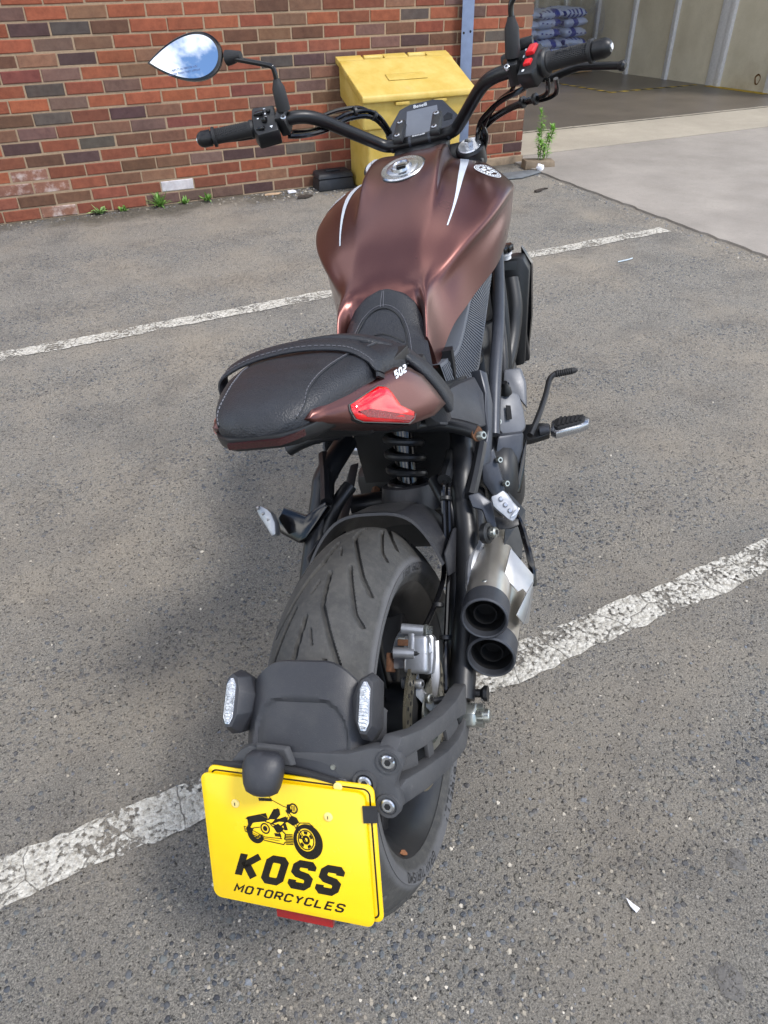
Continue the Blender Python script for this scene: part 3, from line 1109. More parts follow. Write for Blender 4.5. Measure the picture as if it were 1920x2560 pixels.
for i in range(5200):
    d = .35 + 3.6 * rr.random() ** 1.6
    a = rr.uniform(-.72, .80) + .405
    x, y = -.115 + d * math.sin(a), -5.3 + d * math.cos(a)
    if y > -.2 or (x > 3.3): continue
    chip(x, y, rr.choice((.0022, .0028, .003, .0036, .0045, .0055)) * (1 if rr.random() > .02 else 1.6))
for i in range(500):                       # grit gathered at the wall foot and the apron edge
    x, y = rr.gauss(1.7, .35), -.03 - abs(rr.gauss(0, .12))
    chip(x, y, rr.choice((.004, .006, .009, .012)))
for i in range(420):
    y = rr.uniform(-3, -.3)
    chip(3.33 - abs(rr.gauss(0, .05)), y, rr.choice((.004, .005, .007, .01)))
for i in range(300):
    x, y = rr.uniform(-.8, 1.5), -.02 - abs(rr.gauss(0, .05))
    chip(x, y, rr.choice((.003, .005, .008)))
st = cm.build('stone_chips', STONE.m, smooth=0)
tag(st, 'loose stone chips scattered over the asphalt', 'gravel', kind='stuff')

# ================================================================== MOTORCYCLE
bike = bpy.data.objects.new('motorcycle', None)
COL.objects.link(bike)
bike.matrix_world = Matrix((
    (0.774278, 0.607511, -0.177266, 0.212623),
    (-0.592190, 0.794311, 0.135578, -4.658162),
    (0.223169, 0.0, 0.974780, 0.0),
    (0, 0, 0, 1)))
tag(bike, 'matte maroon and black cruiser motorcycle leaning on its stand, seen from behind', 'motorcycle')

# ---- materials
t = NT('satin_maroon_metallic')
fl = t.noise(900, 2, .6)
t.set(Base_Color=t.mix(t.ramp(fl, [(.4, 0.0), (.7, .3)]), lin(93, 53, 48), lin(120, 79, 75)), Metallic=.86, Roughness=t.ramp(t.noise(11, 4, .5), [(.3, .27), (.7, .31)]))
t.b.inputs['Coat Weight'].default_value = .5
t.b.inputs['Coat Roughness'].default_value = .28
MAROON = t.m
FRAMEB = mat_plain('satin_black_frame', lin(22, 23, 26), .40, .1, var=.15, bump=(400, .12, .0006))
FRAMEG = mat_plain('grey_frame_paint', lin(58, 61, 68), .40, .35, var=.12)
t = NT('matte_charcoal_plastic')
dust = t.ramp(t.noise(9, 7, .72), [(.45, 0.0), (.78, .40)])
spk = t.ramp(t.noise(420, 3, .7), [(.60, 0.0), (.78, .5)])
col = t.mix(t.ramp(t.noise(3.5, 4, .6), [(.3, 0.0), (.7, 1.0)]), lin(35, 36, 40), lin(45, 46, 51))
col = t.mix(dust, col, lin(78, 76, 73))
col = t.mix(t.math('MULTIPLY', spk, .45), col, lin(104, 102, 98))
t.set(Base_Color=col, Roughness=t.ramp(t.noise(16, 6, .7), [(.3, .36), (.72, .60)]))
t.bump(t.vor(1100), .28, .0006)
PLAST = t.m
PLASTD = mat_plain('black_plastic', lin(20, 21, 23), .45, var=.15, bump=(700, .18, .0004))
t = NT('dusty_grey_casting')
col = t.mix(t.ramp(t.noise(7, 7, .7), [(.35, 0.0), (.7, 1.0)]), lin(56, 57, 60), lin(74, 74, 75))
col = t.mix(t.ramp(t.noise(38, 6, .8), [(.60, 0.0), (.80, .55)]), col, lin(120, 118, 112))
t.set(Base_Color=col, Roughness=t.ramp(t.noise(20, 5, .6), [(.3, .55), (.7, .78)]))
t.bump(t.noise(420, 4, .7), .35, .0010)
CASTG = t.m
BARB = mat_plain('satin_bar_black', lin(20, 20, 22), .38, .2, var=.1)
GLOSSB = mat_plain('gloss_black', lin(14, 14, 16), .14, var=.1, rvar=.05)
RUBBERG = mat_plain('grip_rubber', lin(22, 22, 24), .62, var=.12)
ALU = mat_plain('cast_aluminium', lin(158, 160, 164), .40, .75, var=.1, bump=(260, .3, .0006), scale=60)
ALUB = mat_plain('bright_aluminium', lin(186, 188, 192), .27, .95, var=.06)
STEEL = mat_plain('brushed_stainless', lin(206, 200, 190), .36, .9, var=.1, scale=20, rvar=.07)
SHIELD = mat_plain('satin_shield_steel', lin(160, 160, 160), .40, .85, var=.06)
TIPG = mat_plain('exhaust_tip_grey', lin(62, 64, 69), .46, .4, var=.1)
SOOT = mat_plain('soot', lin(17, 17, 18), .95, spec=.2)
ZINC = mat_plain('zinc_bolt', lin(170, 172, 166), .32, .9, var=.12)
RUSTY = mat_plain('rusty_steel', lin(92, 62, 42), .8, .3, var=.35, scale=120)
DISCM = mat_plain('brake_disc', lin(150, 142, 122), .34, .9, var=.18, scale=30)
REDP = mat_plain('red_switch', lin(206, 34, 40), .4, var=.06)
WHITEM = mat_plain('white_print', lin(214, 218, 224), .5, var=.04)
STITCH = mat_plain('grey_thread', lin(104, 104, 110), .8)
SILVERD = mat_plain('silver_decal', lin(196, 204, 214), .42, .25, var=.04)
YPLATE = mat_plain('plate_yellow', lin(236, 196, 8), .22, var=.03, coat=.4)
PRINT = mat_plain('plate_black_print', lin(24, 20, 14), .3, var=.1)
CREAM = mat_plain('cream_nylon', lin(236, 212, 130), .45, var=.05)
BLKNYL = mat_plain('black_webbing', lin(34, 34, 36), .9, bump=(500, .5, .001))

t = NT('seat_vinyl')
v = t.vor(430); n = t.noise(28, 5, .6)
t.set(Base_Color=t.ramp(n, [(.3, lin(22, 24, 29)), (.7, lin(30, 32, 38))]), Roughness=t.ramp(t.noise(60, 4, .6), [(.3, .40), (.7, .52)]))
t.bump(t.math('ADD', v, t.math('MULTIPLY', t.noise(900, 2, .5), .3)), .45, .0012)
SEAT = t.m

t = NT('tyre_rubber')
n = t.noise(90, 6, .72); n2 = t.noise(14, 5, .6)
col = t.ramp(n2, [(.3, lin(46, 46, 46)), (.7, lin(62, 61, 59))])
col = t.mix(t.ramp(n, [(.45, 0.0), (.75, .5)]), col, lin(84, 82, 77))
sx = t.node('ShaderNodeSeparateXYZ'); t.l.new(t.co(), sx.inputs[0])
side = t.ramp(t.math('ADD', t.math('ABSOLUTE', sx.outputs[0], 0.0), t.math('MULTIPLY', t.noise(22, 4, .6), .006)), [(.0800, 0.0), (.0825, .8)])
col = t.mix(side, col, lin(92, 92, 94))
t.set(Base_Color=col, Roughness=t.ramp(t.noise(35, 5, .6), [(.3, .62), (.7, .82)]))
t.bump(t.noise(650, 4, .7), .35, .001)
TYRE = t.m

t = NT('red_lens')
t.set(Base_Color=lin(205, 14, 22), Roughness=.12)
t.b.inputs['Coat Weight'].default_value = .8
t.b.inputs['Coat Roughness'].default_value = .05
t.b.inputs['Subsurface Weight'].default_value = .35
t.b.inputs['Subsurface Radius'].default_value = (.02, .002, .002)
t.bump(t.vor(700), .08, .0005)
REDL = t.m
DARKRED = mat_plain('dark_red_reflector', lin(44, 6, 10), .2, var=.1, bump=(700, .5, .001), coat=.5)
t = NT('clear_indicator_lens')
wv = t.node('ShaderNodeTexWave'); wv.inputs['Scale'].default_value = 95; wv.bands_direction = 'Y'
t.l.new(t.co(), wv.inputs['Vector'])
t.set(Base_Color=t.ramp(t.noise(120, 4, .7), [(.3, lin(140, 144, 150)), (.65, lin(226, 230, 236))]), Roughness=.1, Metallic=.35)
t.b.inputs['Coat Weight'].default_value = 1.0
t.b.inputs['Coat Roughness'].default_value = .03
t.bump(t.math('ADD', t.vor(320), wv.outputs['Fac']), .7, .002)
LENS = t.m
SCREEN = mat_plain('display_glass', lin(96, 100, 108), .16, .1, var=.06, coat=.6)
t = NT('mirror_glass')
t.set(Base_Color=(.93, .95, .97, 1), Metallic=1.0, Roughness=.015)
MIRROR = t.m
t = NT('ribbed_plastic')
t.set(Base_Color=lin(88, 92, 99), Roughness=.42)
RIBP = t.m
t = NT('carbon_weave')
wv = t.node('ShaderNodeTexChecker'); wv.inputs['Scale'].default_value = 420
wv.inputs[1].default_value = lin(58, 59, 62); wv.inputs[2].default_value = lin(36, 36, 38)
t.l.new(t.co(), wv.inputs['Vector'])
t.set(Base_Color=wv.outputs['Color'], Roughness=.45)
CARBON = t.m


def P(name, mb, mat, parent=None, **kw):
    return mb.build(name, mat, parent or bike, **kw)


def bolt(o, d, r, h, mat=ZINC, parent=None, name='bolt', sock=True):
    m = MB().lathe(o, d, [(0, r), (h * .75, r), (h, r * .8)], 6 if not sock else 18)
    b = P(name, m, mat, parent)
    if sock:
        oo = Vector(o) + Vector(d).normalized() * h
        P('socket_shade', MB().lathe(oo, d, [(0, r * .48), (.0006, r * .48)], 6), BLACKH, b)  # dark disc on the bolt head, painted as the shade in its recess
    return b


# ------------------------------------------------------------------ wheels
def profile(w, R, r_rim):
    """tyre section: list of (x, radius), left bead to right bead"""
    pts = []
    hw = w / 2
    side = [(hw * .82, r_rim - .004), (hw * .97, r_rim + .016), (hw * 1.0, r_rim + .030), (hw * .985, R - .060)]
    crown = []
    for k in range(49):
        a = -1 + 2 * k / 48
        crown.append((a * hw * .965, R - .056 * abs(a) ** 2.15))
    pts = [(-x, r) for x, r in side] + crown + [(x, r) for x, r in side[::-1]]
    return pts


def wheel(y0, R, w, parent_name, n_ang, grooves, sides):
    """tyre with cut tread grooves, rim, spokes"""
    root_y, zc = y0, R + (.021 if y0 > 1 else 0.0)
    prof = profile(w, R, .2225)
    # refine crown laterally
    fine = []
    for i in range(len(prof) - 1):
        (x0, r0), (x1, r1) = prof[i], prof[i + 1]
        k = 2 if grooves else 1
        for j in range(k):
            fine.append((x0 + (x1 - x0) * j / k, r0 + (r1 - r0) * j / k))
    fine.append(prof[-1])
    fx = np.array([p[0] for p in fine]); fr = np.array([p[1] for p in fine])
    ang = np.linspace(0, 2 * np.pi, n_ang, endpoint=False)
    depth = np.zeros((n_ang, len(fine)))
    if grooves:
        C = 2 * np.pi * R
        npitch = 12
        pitch = C / npitch
        S = (ang / (2 * np.pi) * C)[:, None] * np.ones_like(fx)[None]
        A = np.ones(n_ang)[:, None] * fx[None]
        ra = R - np.abs(fx) * 0

        def carve(poly, off, sgn, wid, dep):
            for k in range(npitch):
                for (s0, a0), (s1, a1) in zip(poly[:-1], poly[1:]):
                    p0 = np.array([s0 + off + k * pitch, a0 * sgn]); p1 = np.array([s1 + off + k * pitch, a1 * sgn])
                    ds = (S - p0[0] + C / 2) % C - C / 2
                    da = A - p0[1]
                    dd = p1 - p0; L2 = dd @ dd
                    tt = np.clip((ds * dd[0] + da * dd[1]) / L2, 0, 1)
                    dist = np.hypot(ds - tt * dd[0], da - tt * dd[1])
                    depth[:] = np.maximum(depth, dep * np.clip(1.25 - dist / wid, 0, 1) ** .5 * (dist < wid * 1.25))
        for sgn, off in ((1, 0.0), (-1, pitch * .5)):
            carve([(0, .007), (.060, .012), (.150, .047), (.178, .063)], off, sgn, .0030, .0080)
            carve([(.085, .030), (.135, .046), (.150, .056)][:2] if False else [(-.020, .030), (.062, .053), (.076, .063)], off, sgn, .0027, .0075)
            carve([(.10, .004), (.122, .010)], off, sgn, .0016, .004)
    r = fr[None] - depth
    # angle 0 = forward (+y); grooves run from the top of the wheel to the rear
    Y = y0 + r * np.cos(ang)[:, None]
    Zz = zc + r * np.sin(ang)[:, None]
    X = np.ones(n_ang)[:, None] * fx[None]
    V = np.stack([X, Y, Zz], -1).reshape(-1, 3)
    nf = len(fine)
    F = [(i * nf + j, i * nf + j + 1, ((i + 1) % n_ang) * nf + j + 1, ((i + 1) % n_ang) * nf + j) for i in range(n_ang) for j in range(nf - 1)]
    m = MB()
    m.v = V.tolist(); m.f = F
    root = P(parent_name, m, TYRE, None, smooth=40)
    rw = w * .41
    rim = MB().lathe((0, y0, zc), (1, 0, 0), [(-rw, .2285), (-rw + .007, .2285), (-rw + .012, .214), (-rw + .03, .200), (-.02, .186), (.02, .186), (rw - .03, .200), (rw - .012, .214), (rw - .007, .2285), (rw, .2285), (rw + .001, .222), (rw - .009, .206), (rw - .03, .190), (.0, .176), (-rw + .03, .190), (-rw + .009, .206), (-rw - .001, .222), (-rw, .2285)], 96, False, False)
    P('rim', rim, FRAMEB, root, smooth=30)
    hub = MB().lathe((0, y0, zc), (1, 0, 0), [(-.07, .03), (-.07, .045), (-.045, .05), (.045, .05), (.07, .045), (.07, .03)], 32)
    P('hub', hub, FRAMEB, root)
    for k in range(7):
        a = 2 * math.pi * k / 7 + .25
        ca, sa = math.cos(a), math.sin(a)
        tx = Vector((0, -sa, ca)); rd = Vector((0, ca, sa))
        c = Vector((0, y0, zc))
        rings = []
        for rr_, hw_, ht in ((.042, .016, .030), (.10, .012, .022), (.19, .015, .020)):
            rings.append([c + rd * rr_ + tx * hw_ * sx_ + Vector((ht * sz_, 0, 0)) for sx_, sz_ in ((-1, -1), (1, -1), (1, 1), (-1, 1))])
        P('spoke', MB().loft(rings), FRAMEB, root, bevel=.004)
    return root


rear = wheel(0.0, .312, .164, 'rear_tyre', 900, True, True)
front = wheel(1.60, .300, .120, 'front_tyre', 180, False, False)


def on_sidewall(txt, ang0, rad, h, mat, w=1.1, sx=1.0, name='sidewall_lettering'):
    """lettering on the right sidewall of the rear tyre; reads with tops outward"""
    qs, W = word(txt, h, w, 1.3, .0, sx)
    m = MB()
    for q in qs:
        vs = []
        for (x, y) in q:
            rr_ = rad - h / 2 + y
            a = ang0 - (x - W / 2) / rad
            # x of the sidewall at this radius
            xx = np.interp(rr_, [.2185, .2385, .2525, .2545, .270], [.0672, .0795, .0820, .0812, .0785]) + .0006
            vs.append((xx, rr_ * math.cos(a), .312 + rr_ * math.sin(a)))
        m.add(vs, [(0, 1, 2, 3)])
    return P(name, m, mat, rear, fix=False)


LETTER = mat_plain('moulded_dark_lettering', lin(26, 26, 28), .5)
on_sidewall('PIRELLI', math.radians(-88), .2430, .017, LETTER, 1.2, 1.15)
on_sidewall('GRAN TURISMO', math.radians(-139), .2430, .014, LETTER, 1.0, 1.1)
on_sidewall('160/60ZR', math.radians(58), .2435, .013, LETTER, 1.0, 1.2)
LEAFD = mat_plain('dry_leaf', lin(136, 88, 54), .8, var=.25, scale=150)

# brake disc, carrier and axle
zc = .312
disc = P('brake_disc', MB().lathe((.083, 0, zc), (1, 0, 0), [(0, .088), (0, .120), (.005, .120), (.005, .088), (0, .088)], 72, False, False), DISCM)
for k in range(36):
    a = 2 * math.pi * k / 36
    for rr_ in (.098, .110):
        aa = a + (.09 if rr_ > .1 else 0)
        P('vent_hole_shade', MB().lathe((.0882, rr_ * math.cos(aa), zc + rr_ * math.sin(aa)), (1, 0, 0), [(0, .0036), (.0004, .0036)], 8), BLACKH, disc)  # dark disc laid on the rotor, painting the shade of a hole
P('disc_carrier', MB().lathe((.08, 0, zc), (1, 0, 0), [(0, .05), (.006, .05), (.006, .089), (0, .089)], 48), BLACKH, disc)
P('abs_ring', MB().lathe((.096, 0, zc), (1, 0, 0), [(0, .046), (.003, .046), (.003, .062), (0, .062)], 48), ZINC, disc)
P('axle', MB().cyl((-.16, 0, zc), (.165, 0, zc), .012), ZINC)
nut = MB().lathe((.150, 0, zc), (1, 0, 0), [(0, .021), (.018, .021), (.022, .018)], 6)
nutp = P('axle_nut', nut, ZINC, bevel=.001)
for k in range(6):
    a = math.pi / 3 * k
    P('castle_tooth', MB().box((.177, .015 * math.cos(a), zc + .015 * math.sin(a)), (.010, .007, .007)), ZINC, nutp)
P('thread', MB().lathe((.172, 0, zc), (1, 0, 0), [(0, .011), (.018, .011), (.020, .009)], 20), ZINC, nutp)
P('bobbin', MB().lathe((.150, .035, zc + .012), (1, 0, 0), [(0, .008), (.008, .012), (.014, .007), (.024, .007), (.030, .013), (.036, .013)], 20), PLASTD)

# ------------------------------------------------------------------ swingarm
for s in (1, -1):
    sw = P('swingarm_tube', MB().tube([(s * .120, .47, .575), (s * .138, .365, .560), (s * .138, .325, .540), (s * .146, .262, .487), (s * .150, .198, .440), (s * .147, .115, .384), (s * .144, .02, .326)], .0225, 16, 6), FRAMEB)
    P('swingarm_tube', MB().tube([(s * .085, .345, .545), (s * .108, .305, .527), (s * .127, .275, .496), (s * .134, .245, .468), (s * .131, .183, .428), (s * .130, .116, .381), (s * .130, .04, .33)], .0145, 12, 6), FRAMEB)
    P('swingarm_tube', MB().tube([(s * .11, .60, .42), (s * .13, .40, .385), (s * .142, .15, .335), (s * .143, .03, .318)], .017, 12, 5), FRAMEB)
    P('axle_plate', MB().box((s * .142, .015, .318), (.018, .095, .060)), FRAMEB, bevel=.008)
P('swingarm_pivot', MB().cyl((-.13, .60, .42), (.13, .60, .42), .026, n=20), FRAMEB)
P('swingarm_bridge', MB().tube([(-.12, .40, .46), (0, .42, .455), (.12, .40, .46)], .022, 12), FRAMEB)

# ------------------------------------------------------------------ hugger over the tyre
hg = []
NA, NX = 14, 25
for i in range(NA + 1):
    f = i / NA
    a = math.radians(52 - 36 * f)
    rc = float(np.interp(f, [0, .25, .6, 1], [.336, .347, .385, .40]))
    ring = []
    for j in range(NX):
        u = -1 + 2 * j / (NX - 1)
        x = .004 + .124 * u
        rr_ = rc - .085 * abs(u) ** 3.2 - .012 * (abs(u) > .55) * (abs(u) - .55)
        ring.append((x, rr_ * math.cos(a), .312 + rr_ * math.sin(a)))
    hg.append(ring)
m = MB().loft(hg, closed=False)
inner = [[(x * .97, y * .985, .312 + (z - .312) * .985) for x, y, z in r] for r in hg]
m.loft([r[::-1] for r in inner], closed=False)
m.loft([hg[0], inner[0]], closed=False)
hug = P('hugger', m, PLAST, smooth=40)
cb = [[(x, y * 1.004, .312 + (z - .312) * 1.004) for x, y, z in r[8:17]] for r in hg[0:10]]
P('carbon_strip', MB().loft(cb, closed=False), CARBON, hug)
for s in (1, -1):
    P('side_flap', MB().poly3([(.006 + s * .123, .158, .522), (.006 + s * .122, .24, .51), (.006 + s * .120, .32, .46), (.006 + s * .118, .33, .41), (.006 + s * .118, .24, .42), (.006 + s * .122, .150, .480)], (s * .004, 0, 0)), PLAST, hug, bevel=.0015)
P('shock_cup', MB().lathe((.008, .392, .452), (0, .35, .94), [(0, .060), (.028, .056), (.05, .052), (.052, .040), (.03, .038)], 32), PLAST, hug, smooth=50)

P('dark_filler_panel', MB().loft([[(-.12, .52, .40), (.11, .52, .40), (.11, .50, .40), (-.12, .50, .40)], [(-.12, .54, .72), (.12, .54, .72), (.12, .52, .72), (-.12, .52, .72)]]), PLASTD)  # added dark filler that blocks the view through to the ground
# ------------------------------------------------------------------ shock
ax0, ax1 = Vector((.008, .402, .480)), Vector((.008, .470, .625))
d = (ax1 - ax0)
u, w_ = MB.frame(d)
pts = []
turns = 5.2
for i in range(int(turns * 18) + 1):
    f = i / (turns * 18)
    a = 2 * math.pi * f * turns
    pts.append(ax0 + d * f + u * .034 * math.cos(a) + w_ * .034 * math.sin(a))
shock = P('shock_body', MB().cyl(ax0, ax1, .021, n=24), GLOSSB)
P('spring', MB().tube(pts, .0078, 10, 1), FRAMEB, shock)
P('spring_seat', MB().lathe(ax0 + d * .97, d, [(0, .030), (.004, .044), (.012, .044), (.02, .03)], 28), FRAMEB, shock)
P('reservoir', MB().lathe((.085, .46, .62), (1, 0, 0), [(0, .032), (.01, .036), (.06, .036), (.065, .03)], 24), GLOSSB)

# ------------------------------------------------------------------ rear fender, indicators, plate
fe = []
NX = 65
angs = [117.5, 118.0] + [119 + .75 * k for k in range(43)]
for a_ in angs:
    a = math.radians(a_)
    ring = []
    for j in range(NX):
        u = -1 + 2 * j / (NX - 1)
        x = .016 + .098 * u
        rr_ = .338 - .055 * abs(u) ** 4.5 - (.004 if a_ < 117.9 else 0)
        lip = max(0, abs(u) - .28) / .72
        aa = a + math.radians(max(0, (1 - (a_ - 117.5) / 20)) * 10.0 * lip ** 2.0)
        # field recessed inside an arched ridge
        e = (abs(u) / .66) ** 4 + (max(0, 139 - a_) / 13.2) ** 4
        f = min(1, max(0, (1.12 - e) / .30))
        rr_ -= .0052 * f * f * (3 - 2 * f)
        ring.append((x, rr_ * math.cos(aa), .312 + rr_ * math.sin(aa)))
    fe.append(ring)
m = MB().loft(fe, closed=False)
inn = [[(.016 + (x - .016) * .955, y * .975, .312 + (z - .312) * .975) for x, y, z in r] for r in fe]
m.loft([r[::-1] for r in inn], closed=False)
m.loft([fe[0], inn[0]], closed=False)
m.loft([[r[0] for r in fe], [r[0] for r in inn]], closed=False)
m.loft([[r[-1] for r in inn], [r[-1] for r in fe]], closed=False)
fender = P('rear_fender', m, PLAST, smooth=32)

for s in (1, -1):
    cx = .016 + s * .089
    c = Vector((cx, -.200, .578))
    nrm = Vector((0, -.60, .80)).normalized()
    upv = Vector((0, .80, .60)).normalized()
    xv = Vector((s, 0, 0))

    def q(a, b, e):
        return c + xv * a + upv * b + nrm * e
    # faceted housing: octagonal outline, raised inner facet
    base = [(-.024, .010), (-.014, .033), (.004, .042), (.015, .033), (.017, -.026), (.008, -.040), (-.006, -.038), (-.021, -.012)]
    top = [(-.008, .014), (-.004, .030), (.004, .035), (.0115, .028), (.0125, -.022), (.006, -.032), (-.002, -.031), (-.008, -.016)]
    rings = [[q(a * .80, b * .92, -.026) for a, b in base], [q(a * .90, b, -.004) for a, b in base], [q(a, b, .015) for a, b in top]]
    ind = P('indicator', MB().loft(rings), PLAST, bevel=.0012, seg=2, bang=14, smooth=20)
    lens = [(-.0035, .019), (.0005, .0275), (.0045, .0275), (.0085, .020), (.0090, -.018), (.0055, -.0265), (.0, -.0265), (-.0035, -.018)]
    P('lens_rim', MB().loft([[q(a * 1.12 + .000, b * 1.06, .014) for a, b in lens], [q(a * 1.12, b * 1.06, .0175) for a, b in lens]]), ALUB, ind, bevel=.0006)
    P('lens', MB().loft([[q(a * .95, b * .97, .0145) for a, b in lens], [q(a * .95, b * .97, .0185) for a, b in lens], [q(a * .6, b * .9, .0205) for a, b in lens]]), LENS, ind, smooth=50)

# plate frame: origin and axes of the plate plane
PO = Vector((-.013, -.310, .436))
PX = Vector((.9990, .0, -.0446)).normalized()
PN = Vector((-.02, -.892, .451)).normalized()
PX = (PX - PN * PX.dot(PN)).normalized()
PY = PN.cross(PX).normalized()


def pp(x, y, e=0.0):
    return PO + PX * x + PY * y + PN * e


# holder panel and its cast arms to the axle
hp = [(-.060, .118), (-.045, .126), (.02, .124), (.09, .130), (.122, .141), (.143, .143), (.157, .135), (.160, .120), (.153, .108), (.148, .094), (.152, .083), (.155, .068), (.147, .056), (.132, .053), (.119, .06), (.105, -.06), (-.08, -.06), (-.085, .09)]
hold = P('plate_holder', MB().loft([[pp(a, b, -.030) for a, b in hp], [pp(a, b, -.012) for a, b in hp]]), CASTG, bevel=.003, seg=2)
P('holder_step', MB().loft([[pp(a, b, -.013) for a, b in ((-.03, .100), (.085, .098), (.092, .090), (.092, .06), (-.03, .06))], [pp(a, b, -.009) for a, b in ((-.03, .098), (.083, .096), (.089, .088), (.089, .06), (-.03, .06))]]), CASTG, hold, bevel=.001)
for (a, b, e) in ((.142, .1260, -.012), (.138, .0695, -.012), (.111, .0965, -.010)):
    rg = P('boss', MB().lathe(pp(a, b, e - .006), PN, [(0, .0165), (.008, .0150), (.008, .0115), (.004, .0112)], 28), CASTG, hold)
    bolt(pp(a, b, e - .002), PN, .0088, .005, ALUB, rg)
P('screw', MB().lathe(pp(.070, .111, -.012), PN, [(0, .0035), (.002, .003)], 12), ZINC, hold)
arm_u = [(pp(.138, .126, -.022), .013, .015), (Vector((.138, -.228, .543)), .013, .0135), (Vector((.148, -.187, .505)), .012, .0115), (Vector((.152, -.123, .451)), .012, .012), (Vector((.151, -.060, .400)), .012, .014), (Vector((.149, -.020, .368)), .012, .020), (Vector((.145, .015, .335)), .010, .024)]


def blade(pts, name, mat, parent):
    """thick flat bar swept along points; each with half thickness (x) and half height"""
    rings = []
    n = len(pts)
    for i, (p, hx, hh) in enumerate(pts):
        dd = (pts[min(i + 1, n - 1)][0] - pts[max(i - 1, 0)][0]).normalized()
        xx = (Vector((1, 0, 0)) - dd * dd.x).normalized()
        yy = dd.cross(xx)
        if yy.z < 0: yy = -yy
        rings.append([p - xx * hx - yy * hh, p + xx * hx - yy * hh, p + xx * hx + yy * hh, p - xx * hx + yy * hh])
    return P(name, MB().loft(rings), mat, parent, bevel=.005, seg=2)


blade(arm_u, 'fender_arm', CASTG, None)
arm_l = [(pp(.134, .0695, -.024), .012, .016), (Vector((.137, -.247, .486)), .012, .0155), (Vector((.147, -.213, .458)), .012, .0145), (Vector((.150, -.1375, .388)), .012, .0135), (Vector((.149, -.085, .344)), .012, .014), (Vector((.147, -.045, .312)), .011, .018), (Vector((.144, .0, .300)), .010, .020)]
blade(arm_l, 'fender_arm', CASTG, None)
P('arm_web', MB().poly3([pp(.130, .122, -.034), pp(.130, .074, -.034), Vector((.141, -.205, .452)), Vector((.141, -.182, .500))], (.005, 0, 0)), CASTG, bevel=.001)
P('arm_web', MB().poly3([Vector((.1415, -.150, .474)), Vector((.1415, -.172, .422)), Vector((.1415, -.152, .402)), Vector((.1415, -.132, .458))], (.006, 0, 0)), CASTG, bevel=.001)
P('arm_web', MB().poly3([Vector((.1415, -.075, .412)), Vector((.1415, -.095, .352)), Vector((.1415, -.03, .31)), Vector((.1415, -.015, .36))], (.006, 0, 0)), CASTG, bevel=.001)

# the two plates
def rrect(w, h, r, n=5, dx=0, dy=0):
    out = []
    for (sx_, sy_, a0) in ((1, 1, 0), (-1, 1, 90), (-1, -1, 180), (1, -1, 270)):
        for k in range(n + 1):
            a = math.radians(a0 + 90 * k / n)
            out.append((dx + sx_ * (w / 2 - r) + r * math.cos(a), dy + sy_ * (h / 2 - r) + r * math.sin(a)))
    return out


back = rrect(.230, .182, .010, dx=.009, dy=.006)
np_ = P('number_plate', MB().loft([[pp(a, b, -.0075) for a, b in back], [pp(a, b, -.0045) for a, b in back]]), YPLATE, bevel=.0006, label='yellow number plate mostly hidden behind the dealer plate')
qs = []
ol = rrect(.219, .171, .008, dx=.009, dy=.006)
qs = [[pp(a, b, -.0042) for a, b in q_] for q_ in stroke(ol + [ol[0]], .0022)]
m = MB()
for q_ in qs:
    m.add(q_, [(0, 1, 2, 3)])
P('border_line', m, PRINT, np_, fix=False)
frt = rrect(.228, .178, .011)
dp = P('dealer_plate', MB().loft([[pp(a, b, -.0015) for a, b in frt], [pp(a, b, .0015) for a, b in frt]]), YPLATE, bevel=.0007, label='yellow dealer plate with black lettering and motorcycle drawing')
E_ = .0019


def printed(name, quads):
    return P(name, flat_mb(quads, lambda x, y: pp(x, y, E_)), PRINT, dp, fix=False)


qs, W = word('KOSS', .0425, 1.95, 1.15, .395 / 1.0, 1.0)
k = (.0814 + .0783) / (W + .0425 * .395 * .75)
printed('lettering', [[((x * k) - .0783, y - .0551) for x, y in q_] for q_ in qs])
qs, W = word('MOTORCYCLES', .0128, 1.35, 1.25, .40, 1.0)
k = (.0780 + .0830) / (W + .0128 * .4 * .75)
printed('lettering', [[((x * k) - .0830, y - .0760) for x, y in q_] for q_ in qs])
# line drawing of a cruiser, in millimetres on the plate
mm = lambda pts: [(a / 1000, b / 1000) for a, b in pts]


def ell(cx, cy, rx, ry, rot=0.0, n=40, a0=0, a1=360):
    out = []
    for i in range(n + 1):
        a = math.radians(a0 + (a1 - a0) * i / n)
        x, y = rx * math.cos(a), ry * math.sin(a)
        out.append((cx + x * math.cos(rot) - y * math.sin(rot), cy + x * math.sin(rot) + y * math.cos(rot)))
    return out


G = []


def ring(cx, cy, rx, ry, ix, iy, dx=0, dy=0, a0=0, a1=360, rot=0.0):
    o_, i_ = ell(cx, cy, rx, ry, rot, 44, a0, a1), ell(cx + dx, cy + dy, ix, iy, rot, 44, a0, a1)
    for j in range(44):
        G.append(mm([o_[j], o_[j + 1], i_[j + 1], i_[j]]))


